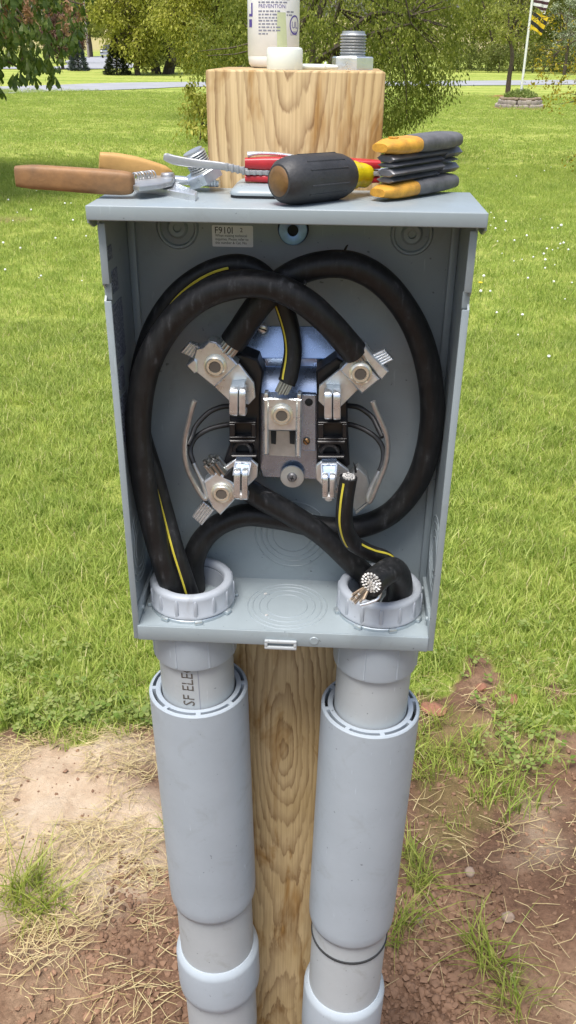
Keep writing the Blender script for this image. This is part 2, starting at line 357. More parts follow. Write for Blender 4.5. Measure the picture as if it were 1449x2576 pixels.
    base = ramp(t, blot.outputs['Fac'], [(0.3, (0.50, 0.37, 0.185)), (0.7, (0.60, 0.465, 0.27))])
    # strength of the late wood varies from patch to patch
    st = ramp(t, wn.outputs['Fac'], [(0.36, (0.95, 0.95, 0.95)), (0.62, (0.36, 0.36, 0.36))])
    mu = nd(t, 'ShaderNodeMath', operation='MULTIPLY'); L(lw.outputs[0], mu.inputs[0]); L(st.outputs[0], mu.inputs[1])
    mx = t.nodes.new('ShaderNodeMix'); mx.data_type = 'RGBA'; L(mu.outputs[0], mx.inputs[0]); L(base.outputs[0], mx.inputs[6]); mx.inputs[7].default_value = (0.17, 0.09, 0.038, 1)
    fr2 = ramp(t, fib.outputs['Fac'], [(0.35, (0.80, 0.78, 0.74)), (0.6, (1, 1, 1))])
    m2 = t.nodes.new('ShaderNodeMix'); m2.data_type = 'RGBA'; m2.blend_type = 'MULTIPLY'; m2.inputs[0].default_value = 1.0; L(mx.outputs[2], m2.inputs[6]); L(fr2.outputs[0], m2.inputs[7])
    mq = t.nodes.new('ShaderNodeMapping'); mq.inputs['Scale'].default_value = (26, 26, 7); L(tc.outputs['Object'], mq.inputs[0])
    rs = nd(t, 'ShaderNodeTexNoise', Scale=1.0, Detail=4.0, Roughness=0.6, Distortion=0.8); L(mq.outputs[0], rs.inputs['Vector'])
    rf = ramp(t, rs.outputs['Fac'], [(0.52, (0, 0, 0)), (0.64, (0.9, 0.9, 0.9))])          # resin-dark figure
    m3 = t.nodes.new('ShaderNodeMix'); m3.data_type = 'RGBA'; m3.blend_type = 'MULTIPLY'; L(rf.outputs[0], m3.inputs[0]); L(m2.outputs[2], m3.inputs[6]); m3.inputs[7].default_value = (0.60, 0.44, 0.24, 1)
    L(m3.outputs[2], b.inputs['Base Color']); b.inputs['Roughness'].default_value = 0.75; b.inputs['Specular IOR Level'].default_value = 0.25
    bp = nd(t, 'ShaderNodeBump', Strength=0.25, Distance=0.001); L(fib.outputs['Fac'], bp.inputs['Height']); L(bp.outputs[0], b.inputs['Normal'])
    return mt
M['wood'] = wood_mat()
def leaf_mat(name, a, b_, trans=0.35, rough=0.55, patch=None, lo=(0.72, 0.76, 0.7), extra=None):
    mt, t, b = nodes(name); L = t.links.new
    g = t.nodes.new('ShaderNodeNewGeometry'); r = ramp(t, g.outputs['Random Per Island'], [(0.0, a)] + (extra or [(1.0, b_)]))
    col = r.outputs[0]
    tc = t.nodes.new('ShaderNodeTexCoord'); n = nd(t, 'ShaderNodeTexNoise', Scale=patch or 0.9, Detail=2.0); L(g.outputs['Position'], n.inputs['Vector'])
    v = ramp(t, n.outputs['Fac'], [(0.3, lo), (0.7, (1.0, 1.0, 0.9))])
    mx = t.nodes.new('ShaderNodeMix'); mx.data_type = 'RGBA'; mx.blend_type = 'MULTIPLY'; mx.inputs[0].default_value = 1.0; L(col, mx.inputs[6]); L(v.outputs[0], mx.inputs[7]); col = mx.outputs[2]
    L(col, b.inputs['Base Color']); b.inputs['Roughness'].default_value = rough; b.inputs['Specular IOR Level'].default_value = 0.3
    tr = t.nodes.new('ShaderNodeBsdfTranslucent'); L(col, tr.inputs[0]); ms = t.nodes.new('ShaderNodeMixShader'); ms.inputs[0].default_value = trans
    out = t.nodes['Material Output']; L(b.outputs[0], ms.inputs[1]); L(tr.outputs[0], ms.inputs[2]); L(ms.outputs[0], out.inputs[0]); return mt
M['grass'] = leaf_mat('lawn_grass', (0.25, 0.36, 0.05), (0.57, 0.62, 0.20), 0.45, 0.5, 4.5, (0.74, 0.80, 0.68), [(0.86, (0.56, 0.62, 0.18)), (0.93, (0.70, 0.60, 0.34)), (1.0, (0.78, 0.68, 0.42))])
M['tuft'] = leaf_mat('pale_tuft_grass', (0.20, 0.28, 0.03), (0.50, 0.50, 0.14), 0.4, 0.5, 0.6)
M['straw'] = leaf_mat('dry_straw', (0.42, 0.31, 0.15), (0.72, 0.60, 0.36), 0.2, 0.7)
M['clover'] = leaf_mat('clover_leaf', (0.15, 0.24, 0.04), (0.36, 0.40, 0.14), 0.35)
M['leafbig'] = leaf_mat('olive_green_leaf', (0.18, 0.23, 0.03), (0.43, 0.45, 0.10), 0.5, 0.55, 1.9, (0.45, 0.5, 0.42))
M['leafyel'] = leaf_mat('yellow_green_leaf', (0.34, 0.36, 0.045), (0.66, 0.62, 0.16), 0.5, 0.55, 1.3, (0.55, 0.6, 0.5))
M['leafmid'] = leaf_mat('mid_green_leaf', (0.25, 0.29, 0.045), (0.50, 0.50, 0.15), 0.5)
M['leafdark'] = leaf_mat('dark_green_leaf', (0.11, 0.145, 0.03), (0.28, 0.30, 0.085), 0.4)
M['leafgold'] = leaf_mat('golden_leaf', (0.25, 0.22, 0.02), (0.55, 0.42, 0.03), 0.4)
M['leafpurple'] = leaf_mat('purple_leaf', (0.10, 0.045, 0.04), (0.22, 0.12, 0.10), 0.3)
M['leafpale'] = leaf_mat('pale_blossom_leaf', (0.25, 0.30, 0.18), (0.5, 0.52, 0.40), 0.3)
M['needle'] = leaf_mat('dark_needles', (0.018, 0.028, 0.012), (0.06, 0.07, 0.03), 0.15)
M['needleblue'] = leaf_mat('blue_needles', (0.06, 0.08, 0.085), (0.14, 0.17, 0.18), 0.15)
M['chestnut'] = leaf_mat('chestnut_leaf', (0.08, 0.14, 0.03), (0.22, 0.28, 0.07), 0.45, 0.4)
M['blossom'] = leaf_mat('salmon_blossom', (0.42, 0.20, 0.11), (0.62, 0.38, 0.25), 0.3)
M['fluff'] = basic('seedhead_white', (0.8, 0.8, 0.78), 0.9)
M['dandy'] = basic('dandelion_yellow', (0.75, 0.55, 0.02), 0.8)
M['mulch'] = basic('red_mulch', (0.35, 0.13, 0.06), 0.95, 0, 0.3, 8)

# ================================================================== THE SETTING
def poly_px(pts): return np.array([pg(x, y)[:2] for x, y in pts])
def inside(P, x, y):
    r = np.zeros(np.shape(x), bool); n = len(P)
    for i in range(n):
        x1, y1 = P[i]; x2, y2 = P[(i + 1) % n]
        c = ((y1 > y) != (y2 > y)) & (x < (x2 - x1) * (y - y1) / (y2 - y1 + 1e-12) + x1); r ^= c
    return r
def vnoise(x, y, s, seed=0.0, oct=3):
    x = np.asarray(x, float); y = np.asarray(y, float)
    out = np.empty(x.size); xs = x.ravel() * s; ys = y.ravel() * s
    for i in range(x.size): out[i] = mnoise.fractal(Vector((xs[i], ys[i], seed)), 1.0, 2.0, oct)
    return out.reshape(x.shape)
SOIL = np.array([(-7.0, -9.0), (-4.0, 0.9), (-2.6, 0.95), (-1.4, 0.90), *poly_px([(0, 1868), (130, 1872), (260, 1850), (390, 1818), (560, 1800), (760, 1790), (1040, 1745), (1180, 1700), (1310, 1745), (1449, 1840)]), (1.3, 0.98), (2.6, 1.0), (4.0, 0.9), (7.0, -9.0)])  # unseen soil behind the camera added to take green out of bounce light
MIXED = poly_px([(1040, 1790), (1240, 1770), (1449, 1830), (1449, 1950), (1280, 1985), (1220, 2060), (1120, 2110), (1040, 2090)])
BARE2 = poly_px([(-80, 545), (60, 540), (110, 553), (60, 562), (-80, 566)])
def soil_amount(x, y, seed=4.0):
    x = np.asarray(x, float); y = np.asarray(y, float)
    jx = vnoise(x, y, 5.0, seed, 5) * 0.12; jy = vnoise(x, y, 5.0, seed + 9, 5) * 0.12
    a = inside(SOIL, x + jx, y + jy).astype(float)
    mm = inside(MIXED, x + jx, y + jy) & (a > 0); a[mm] = 0.85
    a[inside(BARE2, x + jx * 2, y + jy)] = 0.8
    return a

def ground_z(x, y):
    z = gfar(y)
    return z
def axis_coords(dense0, dense1, step, far, grow):
    c = list(np.arange(dense0, dense1, step)); s = step; hi = []; v = dense1
    while v < far: hi.append(v); s *= grow; v += s
    s = step; lo = []; v = dense0
    while v > -far: s *= grow; v -= s; lo.append(v)
    return np.array(lo[::-1] + c + hi)
gx = axis_coords(-1.5, 1.5, 0.024, 700, 1.13)
gy = axis_coords(-0.3, 2.2, 0.024, 950, 1.075); gy = gy[gy > -25]
GX, GYY = np.meshgrid(gx, gy); near = (np.abs(GX) < 8) & (GYY < 3.5) & (GYY > -10)
gz = gfar(GYY); amt = np.zeros_like(GX); amt[near] = soil_amount(GX[near], GYY[near])
far_b = (np.abs(GX + 5) < 6) & (GYY > 3.5) & (GYY < 12); amt[far_b] = inside(BARE2, GX[far_b], GYY[far_b]) * 0.8
lump = vnoise(GX[near], GYY[near], 3.0, 1.0, 4) * 0.035 + vnoise(GX[near], GYY[near], 14.0, 2.0, 4) * 0.012
fade = np.clip((4.0 - np.maximum(np.abs(GX[near]), GYY[near] - 0.3)) / 1.5, 0, 1)
gz[near] += lump * fade * (0.35 + 0.65 * amt[near])
# raised bank of dug soil with a small hollow in front, at the near left
bank = np.exp(-(((GX + 0.52) / 0.22) ** 2 + ((GYY - 0.30) / 0.07) ** 2)); gz += 0.05 * bank
hol = np.exp(-(((GX + 0.42) / 0.25) ** 2 + ((GYY - 0.16) / 0.08) ** 2)); gz -= 0.07 * hol
DRYP = np.array([*poly_px([(-200, 1880), (130, 1885), (300, 1880), (400, 1900), (430, 2180), (330, 2290), (120, 2330), (-200, 2350)])]); DRY2 = poly_px([(1260, 2010), (1449, 2000), (1449, 2170), (1300, 2190)])
dry = np.zeros_like(GX); jx = vnoise(GX[near], GYY[near], 7.0, 5.0, 4) * 0.12; dry[near] = inside(DRYP, GX[near] + jx, GYY[near] + jx) * 1.0 + inside(DRY2, GX[near] + jx, GYY[near] - jx) * 0.6
for _ in range(2): dry[1:-1, 1:-1] = (dry[1:-1, 1:-1] * 2 + dry[:-2, 1:-1] + dry[2:, 1:-1] + dry[1:-1, :-2] + dry[1:-1, 2:]) / 6
def ground_mat():
    mt, t, b = nodes('lawn_and_soil'); L = t.links.new
    g = t.nodes.new('ShaderNodeNewGeometry'); at = t.nodes.new('ShaderNodeAttribute'); at.attribute_name = 'soil'
    n1 = nd(t, 'ShaderNodeTexNoise', Scale=2.2, Detail=8.0, Roughness=0.65); L(g.outputs['Position'], n1.inputs['Vector'])
    n2 = nd(t, 'ShaderNodeTexNoise', Scale=70.0, Detail=8.0, Roughness=0.75); L(g.outputs['Position'], n2.inputs['Vector'])
    soil = ramp(t, n1.outputs['Fac'], [(0.34, (0.12, 0.068, 0.045)), (0.50, (0.215, 0.130, 0.085)), (0.70, (0.38, 0.27, 0.18))])
    sd2 = ramp(t, n2.outputs['Fac'], [(0.3, (0.6, 0.57, 0.55)), (0.6, (1.05, 1.03, 1.0))])
    mm = t.nodes.new('ShaderNodeMix'); mm.data_type = 'RGBA'; mm.blend_type = 'MULTIPLY'; mm.inputs[0].default_value = 1.0; L(soil.outputs[0], mm.inputs[6]); L(sd2.outputs[0], mm.inputs[7])
    ad_ = t.nodes.new('ShaderNodeAttribute'); ad_.attribute_name = 'dry_crust'; n5 = nd(t, 'ShaderNodeTexNoise', Scale=9.0, Detail=8.0, Roughness=0.7); L(g.outputs['Position'], n5.inputs['Vector'])
    dr = ramp(t, n5.outputs['Fac'], [(0.30, (0.36, 0.25, 0.165)), (0.5, (0.52, 0.40, 0.28)), (0.7, (0.62, 0.51, 0.38))])
    md = t.nodes.new('ShaderNodeMix'); md.data_type = 'RGBA'; L(ad_.outputs['Fac'], md.inputs[0]); L(mm.outputs[2], md.inputs[6]); L(dr.outputs[0], md.inputs[7]); mm = md
    # turf colour, with mowing bands running across
    mp = t.nodes.new('ShaderNodeMapping'); mp.inputs['Scale'].default_value = (0.02, 0.5, 0.3); L(g.outputs['Position'], mp.inputs[0])
    n3 = nd(t, 'ShaderNodeTexNoise', Scale=1.0, Detail=3.0); L(mp.outputs[0], n3.inputs['Vector'])
    n4 = nd(t, 'ShaderNodeTexNoise', Scale=3.0, Detail=8.0, Roughness=0.7); L(g.outputs['Position'], n4.inputs['Vector'])
    ad = nd(t, 'ShaderNodeMath', operation='ADD'); L(n3.outputs['Fac'], ad.inputs[0]); L(n4.outputs['Fac'], ad.inputs[1])
    turf = ramp(t, ad.outputs[0], [(0.75, (0.18, 0.25, 0.042)), (0.98, (0.25, 0.315, 0.06)), (1.2, (0.33, 0.37, 0.09))])
    mx = t.nodes.new('ShaderNodeMix'); mx.data_type = 'RGBA'; L(at.outputs['Fac'], mx.inputs[0]); L(turf.outputs[0], mx.inputs[6]); L(mm.outputs[2], mx.inputs[7])
    sy = t.nodes.new('ShaderNodeSeparateXYZ'); L(g.outputs['Position'], sy.inputs[0])
    far = nd(t, 'ShaderNodeMapRange', **{'From Min': 185.0, 'From Max': 210.0}); L(sy.outputs[1], far.inputs[0])
    m4 = t.nodes.new('ShaderNodeMix'); m4.data_type = 'RGBA'; L(far.outputs[0], m4.inputs[0]); L(mx.outputs[2], m4.inputs[6]); m4.inputs[7].default_value = (0.34, 0.30, 0.14, 1)
    L(m4.outputs[2], b.inputs['Base Color']); b.inputs['Roughness'].default_value = 0.95; b.inputs['Specular IOR Level'].default_value = 0.15
    bp = nd(t, 'ShaderNodeBump', Strength=0.7, Distance=0.02); L(n2.outputs['Fac'], bp.inputs['Height']); L(bp.outputs[0], b.inputs['Normal'])
    return mt
nx, ny = len(gx), len(gy); V = np.stack([GX, GYY, gz], -1).reshape(-1, 3)
F = [(j * nx + i, j * nx + i + 1, (j + 1) * nx + i + 1, (j + 1) * nx + i) for j in range(ny - 1) for i in range(nx - 1)]
ground = link_mesh('ground', V, F, ground_mat(), sharp=180); ground['kind'] = 'structure'
at = ground.data.attributes.new('soil', 'FLOAT', 'POINT'); at.data.foreach_set('value', amt.ravel())
at = ground.data.attributes.new('dry_crust', 'FLOAT', 'POINT'); at.data.foreach_set('value', dry.ravel())
from mathutils.bvhtree import BVHTree
GT = BVHTree.FromPolygons([tuple(p) for p in V], F)
def gh(x, y):
    h = GT.ray_cast(Vector((x, y, 60.0)), Vector((0, 0, -1)))[0]
    return h.z if h else float(gfar(y))
def strip(name, pts, width, mat, lift=0.02, sub=24):
    P = spline([(x, y, 0) for x, y in pts], sub)[:, :2]; T = np.gradient(P, axis=0); T /= np.linalg.norm(T, axis=1)[:, None]
    N = np.stack([-T[:, 1], T[:, 0]], 1); v = []; ks = (-.5, -.25, 0, .25, .5)
    for k in ks:
        q = P + N * width * k; v.append(np.stack([q[:, 0], q[:, 1], [gh(a, b) + lift for a, b in q]], 1))
    n = len(P); v = np.concatenate(v); f = [(r * n + i, r * n + i + 1, (r + 1) * n + i + 1, (r + 1) * n + i) for r in range(len(ks) - 1) for i in range(n - 1)]
    o = link_mesh(name, v, f, mat, sharp=180); o['kind'] = 'structure'; return o
drive_w = abs(pg(200, 213)[1] - pg(200, 229)[1])
dl = [pg(0, 227)[:2], pg(230, 220)[:2], pg(450, 213)[:2], pg(1000, 211)[:2], pg(1449, 207)[:2]]
ext0 = dl[0] + (dl[0] - dl[1]) * 4; ext1 = dl[-1] + (dl[-1] - dl[-2]) * 2
strip('driveway', [ext0] + dl + [ext1], drive_w * 0.85, M['asphalt'])
strip('road', [(-75, 62), (-48, 72), pg(175, 172)[:2], pg(240, 153)[:2], pg(285, 143)[:2], pg(300, 139)[:2] + np.array([6, 60])], 6.0, M['asphalt'], 0.04)

# ================================================================== THE POST
PZT = 0.4769; PFY = 0.0930
t_post = MB(); t_post.add(*box(B(0.0009, PFY + 0.07, (PZT - ZB - 0.25) / 2), (0.14, 0.14, PZT + ZB + 0.25), bevel=0.0016, seg=2))
post = single('timber_post', t_post, M['wood'], 'square pressure-treated timber post standing upright behind the grey meter box', 'post', loc=(0.0009, PFY, 0), sharp=60)

# ================================================================== THE METER BOX
HW, BH, BD, ZF = 0.14, 0.3771, 0.0897, 0.0146
T_ = 0.0016
bx = thing('meter_box', 'open grey steel electric meter box with no cover, fixed to the timber post', 'meter box', B(0, BD / 2, 0))
mb = MB(); mb.add(*box(B(0, BD + 0.001, BH / 2 + 0.005), (2 * HW, 0.002, BH + 0.006)))
back = part(bx, 'back_panel', mb, M['paint'])
def sidewall(sg):
    mb = MB(); zz = [(-0.001, 0), (0.318, 0), (0.322, 0.004), (0.327, 0.004), (0.331, -0.0005), (0.372, -0.0005), (BH + 0.004, 0.0)]
    pts = [B(sg * HW, y, z) for z, y in zz] + [B(sg * HW, BD + 0.002, BH + 0.004), B(sg * HW, BD + 0.002, -0.001)]
    mb.add(*prism(pts, (-sg * T_, 0, 0)))
    return part(bx, 'side_wall', mb, M['paint'])
sw = {s: sidewall(s) for s in (-1, 1)}
for s in (-1, 1):                                # folded front lips of the two side walls
    mb = MB()
    for z0, z1, off in ((-0.001, 0.318, 0), (0.331, BH - 0.001, -0.0005)):
        mb.add(*box(B(s * (HW - 0.0028), off + 0.0006, (z0 + z1) / 2), (0.0058, 0.0022, z1 - z0), bevel=0.0009))
    mb.add(*box(B(s * (HW - 0.0028), 0.0046, 0.3245), (0.0058, 0.0022, 0.0135), bevel=0.0009))
    part(sw[s], 'front_lip', mb, M['paint'])
    mb = MB(); mb.add(*box(B(s * (HW - 0.0050), BD - 0.0035, BH / 2), (0.0070, 0.0050, BH - 0.01), bevel=0.0016)); part(sw[s], 'rear_fold', mb, M['paint'])
    mb = MB(); mb.add(*box(B(s * (HW - 0.0035), 0.045, ZF + 0.007), (0.004, 0.085, 0.012), bevel=0.0012)); part(sw[s], 'weld_flange', mb, M['paint'])
    for yy in (0.018, 0.07):
        mb = MB(); mb.add(*lathe([(0.0, 0.0026), (0.0018, 0.0022), (0.0024, 0.001), (0.0026, -0.001)], B(s * (HW - 0.0052), yy, ZF + 0.008), (-s, 0, 0), 12)); part(sw[s], 'spot_weld', mb, M['paint'])
mb = MB(); mb.add(*box(B(0, BD / 2, ZF - T_ / 2), (2 * HW - 0.004, BD, T_)))
floor = part(bx, 'bottom_panel', mb, M['paint'])
mb = MB(); mb.add(*box(B(-0.0005, -0.0008, ZF / 2 - 0.0005), (2 * HW - 0.0095, 0.002, ZF + 0.0012), bevel=0.0008)); part(floor, 'front_flange', mb, M['paint'])
mb = MB(); mb.add(*lathe([(0, 0.0008), (0.0038, 0.0008), (0.0044, 0.0)], py(790, 1612, -0.0018), (0, -1, 0), 20)); part(floor, 'dimple', mb, M['paint'])
# sealing hasp hanging under the flange
hc = py(706, 1622, -0.002); mb = MB()
for dx, dz, w_, h_ in ((0, 0.0045, 0.030, 0.0032), (0, -0.0022, 0.030, 0.0034), (-0.0135, 0.001, 0.003, 0.005), (0.0135, 0.001, 0.003, 0.005)):
    mb.add(*box(hc + np.array([dx, -0.0015, dz]), (w_, 0.003, h_), bevel=0.0009))
part(bx, 'sealing_hasp', mb, M['pvc2'])
# concentric knockouts
def rings(center, axis, radii, parent, arc=None):
    mb = MB()
    for r in radii:
        X, Y, A = frame(axis); a = np.linspace(0, 2 * math.pi, 49)[:-1]
        prof = [(r - 0.0008, 0), (r - 0.0003, 0.0006), (r + 0.0003, 0.0006), (r + 0.0008, 0)]
        mb.add(*ringlathe(prof, center, axis, 48))
    return part(parent, 'knockout', mb, M['paint'])
kc = pz(722, 1524, ZF); rings(kc, (0, 0, 1), (0.0195, 0.0270, 0.0335, 0.0385), floor)
rings(py(735, 1345, BD), (0, -1, 0), (0.0195, 0.0255, 0.0305, 0.0365), back)
for s in (-1, 1): rings(B(s * (HW - T_), 0.043, 0.078), (-s, 0, 0), (0.016, 0.023, 0.030, 0.036), sw[s])
for q in (pz(670, 1549, ZF), pz(668, 1495, ZF)):      # bright knockout tabs
    mb = MB(); mb.add(*box(q + np.array([0, 0, 0.0006]), (0.003, 0.002, 0.0014), rot=rotz(0.6), bevel=0.0004)); part(floor, 'tab', mb, M['strand'])
# mounting embosses and the centre washer on the back panel
for (x, y) in ((447, 572), (1036, 588)):
    c = py(x, y, BD); mb = MB(); mb.add(*lathe([(0.0, 0.0015), (0.0030, 0.0015), (0.0036, 0.0036), (0.0068, 0.0040), (0.0078, 0.0034), (0.0090, 0.0012), (0.0140, 0.0002), (0.0150, 0.0022), (0.0165, 0.0024), (0.0180, 0.0)], c, (0, -1, 0), 40)); part(back, 'mounting_emboss', mb, M['paint'])
c = py(737, 579, BD - 0.006); mb = MB(); mb.add(*ringlathe([(0.0046, 0), (0.0046, 0.0018), (0.0052, 0.002), (0.0114, 0.002), (0.0120, 0.0014), (0.0120, 0)], c, (0, -1, 0), 48)); wsh = part(back, 'washer', mb, M['zincblue'])
mb = MB(); mb.add(*lathe([(0.0, 0.0), (0.0052, 0.0), (0.0052, -0.004), (0.0130, -0.0055)], c, (0, -1, 0), 40)); part(back, 'mounting_hole', mb, M['gap'])
# hood
LT = 0.3905
hood_mb = MB(); hood_mb.add(*box(B(0, BD / 2 - 0.006, LT - 0.001), (0.2885, BD + 0.013, 0.002), bevel=0.0009))
hood = part(bx, 'hood', hood_mb, M['paint'])
mb = MB(); mb.add(*box(B(0, -0.0120, LT - 0.0052), (0.2889, 0.0020, 0.0106), bevel=0.0009, seg=3)); part(hood, 'front_lip', mb, M['paint'])
for s in (-1, 1):
    mb = MB(); mb.add(*prism([B(s * 0.1446, y, z) for y, z in ((-0.0105, LT - 0.001), (-0.0105, LT - 0.0125), (0.002, LT - 0.0175), (BD, LT - 0.0175), (BD, LT - 0.001))], (-s * 0.0016, 0, 0))); part(hood, 'side_lip', mb, M['paint'])
# hub closing plate on the hood
px0, px1 = -0.0450, 0.0300; yc = 0.0640; rc = rrect(px1 - px0, 0.062, 0.008); cxh = (px0 + px1) / 2
mb = MB(); mb.add(*prism([B(cxh + x, yc + y, LT + 0.0022) for x, y in rc], (0, 0, -0.0025))); part(hood, 'gasket', mb, M['gap'])
rc2 = rrect(px1 - px0 + 0.001, 0.063, 0.0085); n_ = len(rc2); vv = []
for k, z in ((1.0, 0.0022), (1.0, 0.0036), (0.97, 0.0050), (0.80, 0.0080), (0.72, 0.0086)): vv += [B(cxh + x * (1 - (1 - k) * 0.6), yc + y * k, LT + z) for x, y in rc2]
ff = [(r * n_ + i, r * n_ + (i + 1) % n_, (r + 1) * n_ + (i + 1) % n_, (r + 1) * n_ + i) for r in range(4) for i in range(n_)] + [tuple(4 * n_ + i for i in range(n_)), tuple(range(n_))[::-1]]
mb = MB(); mb.add(vv, ff); part(bx, 'hub_plate', mb, M['paint'], sharp=50)
# inventory sticker on the back panel
a_, b_ = py(533, 566, BD), py(637, 622, BD); mb = MB(); sc_ = (a_ + b_) / 2; sw_, sh_ = abs(b_[0] - a_[0]), abs(a_[2] - b_[2])
mb.add(*prism([np.array([sc_[0] + x, BD - 0.0004, sc_[2] + z]) for x, z in rrect(sw_, sh_, 0.001, 2)], (0, 0.0003, 0)))
stick = part(bx, 'sticker', mb, M['white'], label='white paper sticker printed with a stock number')
def print_on(parent, body, size, x0, z0, mat, name='lettering', space=1.0, sx=1.0, y=BD - 0.0006):
    v, f = text_mesh(body, size, space); mb = MB(); mb.add(np.stack([x0 + v[:, 0] * sx, np.full(len(v), y), z0 + v[:, 1]], 1), f)
    return part(parent, name, mb, mat, smooth=False, recalc=False)
print_on(stick, 'F910I', 0.0078, a_[0] + 0.0020, a_[2] - 0.0066, M['ink'], sx=0.92)
print_on(stick, '2', 0.0050, a_[0] + 0.0235, a_[2] - 0.0052, M['ink'])
print_on(stick, 'When making technical\ninquiries. Please refer to\nthis number & Cat. No', 0.0030, a_[0] + 0.0026, a_[2] - 0.0092, M['ink'], space=0.98, sx=0.95)
# printed warning panel on the left wall: several illegible blocks of fine print
def print_mat():
    mt, t, b = nodes('fine_print'); L = t.links.new; tc = t.nodes.new('ShaderNodeTexCoord')
    mp = t.nodes.new('ShaderNodeMapping'); mp.inputs['Scale'].default_value = (1, 900, 420); L(tc.outputs['Object'], mp.inputs[0])
    n = nd(t, 'ShaderNodeTexNoise', Scale=1.0, Detail=1.0); L(mp.outputs[0], n.inputs['Vector'])
    sp = t.nodes.new('ShaderNodeSeparateXYZ'); L(tc.outputs['Object'], sp.inputs[0])
    q = nd(t, 'ShaderNodeMath', operation='MULTIPLY'); q.inputs[1].default_value = 330.0; L(sp.outputs[1], q.inputs[0]); fr = nd(t, 'ShaderNodeMath', operation='FRACT'); L(q.outputs[0], fr.inputs[0])
    ln = nd(t, 'ShaderNodeMath', operation='LESS_THAN'); ln.inputs[1].default_value = 0.62; L(fr.outputs[0], ln.inputs[0])
    gt = nd(t, 'ShaderNodeMath', operation='GREATER_THAN'); gt.inputs[1].default_value = 0.46; L(n.outputs['Fac'], gt.inputs[0])
    mu = nd(t, 'ShaderNodeMath', operation='MULTIPLY'); L(ln.outputs[0], mu.inputs[0]); L(gt.outputs[0], mu.inputs[1])
    r = ramp(t, mu.outputs[0], [(0.0, (0.25, 0.29, 0.36)), (1.0, (0.015, 0.018, 0.04))]); L(r.outputs[0], b.inputs['Base Color']); b.inputs['Roughness'].default_value = 0.5; return mt
M['print'] = print_mat()
for (y0, y1, z0, z1) in ((0.012, 0.028, 0.345, 0.356), (0.022, 0.040, 0.318, 0.336), (0.014, 0.048, 0.262, 0.310), (0.016, 0.036, 0.238, 0.257), (0.018, 0.040, 0.192, 0.232)):
    mb = MB(); mb.add(*box(B(-(HW - T_ - 0.0003), (y0 + y1) / 2, (z0 + z1) / 2), (0.0004, y1 - y0, z1 - z0))); part(sw[-1], 'warning_print', mb, M['print'])

# ---------------- meter jaws inside the box
BY = 0.070                                              # front of the zinc mounting bracket
brk = MB()
def slab(q, th=0.0022): P = [py(x, y, Y) for x, y, Y in q]; return prism(P, (0, th, -th * 0.3), 0.0004)
brk.add(*slab([(598, 820, 0.0885), (878, 822, 0.0885), (880, 902, 0.0780), (596, 900, 0.0780)]))
brk.add(*slab([(596, 900, 0.0780), (880, 902, 0.0780), (880, 922, 0.0800), (596, 920, 0.0800)]))
brk.add(*slab([(640, 921, 0.0800), (800, 923, 0.0800), (800, 992, 0.0690), (640, 990, 0.0690)]))
brk.add(*prism_y([(640, 990), (800, 992), (800, 1135), (797, 1206), (662, 1200), (640, 1130)], BY, 0.003))
bracket = part(bx, 'mounting_bracket', brk, M['zinc'])
def slot_screw(c, r, parent, mat, ang=0.3, name='screw'):
    mb = MB(); mb.add(*lathe([(r, 0), (r, r * 0.35), (r * 0.85, r * 0.55), (r * 0.5, r * 0.65), (0, r * 0.66)], c, (0, -1, 0), 24))
    s = part(parent, name, mb, mat); mb = MB(); mb.add(*box(np.array(c) + np.array([0, -r * 0.62, 0]), (r * 1.7, r * 0.25, r * 0.26), rot=roty(ang))); part(s, 'slot', mb, M['gap']) if parent is bx else None
    return s
slot_screw(py(661, 826, 0.0795), 0.0045, bx, M['steel'], 0.35)
slot_screw(py(664, 1188, 0.078), 0.0042, bx, M['steel'], 0.8)
slot_screw(py(771, 1110, 0.0620), 0.0032, bx, M['brass'], 0.9)
c = py(735, 1199, 0.064); mb = MB(); mb.add(*lathe([(0.0112, -0.0006), (0.0112, 0.0), (0.0108, 0.0008), (0.0046, 0.0014), (0.0044, 0.0006)], c, (0, -1, 0), 48)); wz = part(bx, 'fender_washer', mb, M['zincpale'])
mb = MB(); mb.add(*lathe([(0.0044, 0.0), (0.0044, 0.0022), (0.0032, 0.0034), (0.0, 0.0038)], c, (0, -1, 0), 28)); sc1 = part(bx, 'screw', mb, M['hexkey'])
for a in (0, math.pi / 2):
    mb = MB(); mb.add(*box(c + np.array([0, -0.0038, 0]), (0.0042, 0.0006, 0.0009), rot=roty(a + 0.2))); part(sc1, 'slot', mb, M['gap'])
# neutral terminal: side channel, rails, block and set screw
nb = MB(); nb.add(*prism_y([(757, 992), (795, 994), (795, 1135), (757, 1133)], 0.063, 0.008)); ch = part(bx, 'bracket_channel', nb, M['zinc'])
for (x, y) in ((777, 1012),):
    mb = MB(); mb.add(*lathe([(0, 0.0003), (0.0032, 0.0003), (0.0036, 0.0)], py(x, y, 0.0629), (0, -1, 0), 20)); part(ch, 'hole', mb, M['gap'])
neu = MB(); neu.add(*prism_y([(672, 1002), (748, 1004), (746, 1084), (672, 1083)], 0.047, 0.016, 0.0010)); neutral = part(bx, 'neutral_lug', neu, M['alu'])
for pts in ([(662, 1003), (676, 1003), (675, 1145), (663, 1146)], [(746, 1004), (759, 1006), (756, 1152), (743, 1150)]):
    mb = MB(); mb.add(*prism_y(pts, 0.0455, 0.018, 0.0012)); part(neutral, 'rail', mb, M['alu'])
    tp = np.mean([py(*pts[0], 0.0455), py(*pts[1], 0.0455)], 0)
    mb = MB(); mb.add(*box(tp + np.array([0, 0.006, 0.0022]), (0.0034, 0.010, 0.005), bevel=0.001)); part(neutral, 'rail_ear', mb, M['alu'])
mb = MB(); mb.add(*prism_y([(676, 1083), (743, 1084), (743, 1150), (676, 1146)], 0.058, 0.006, 0.0004)); part(neutral, 'base_strap', mb, M['dullalu'])
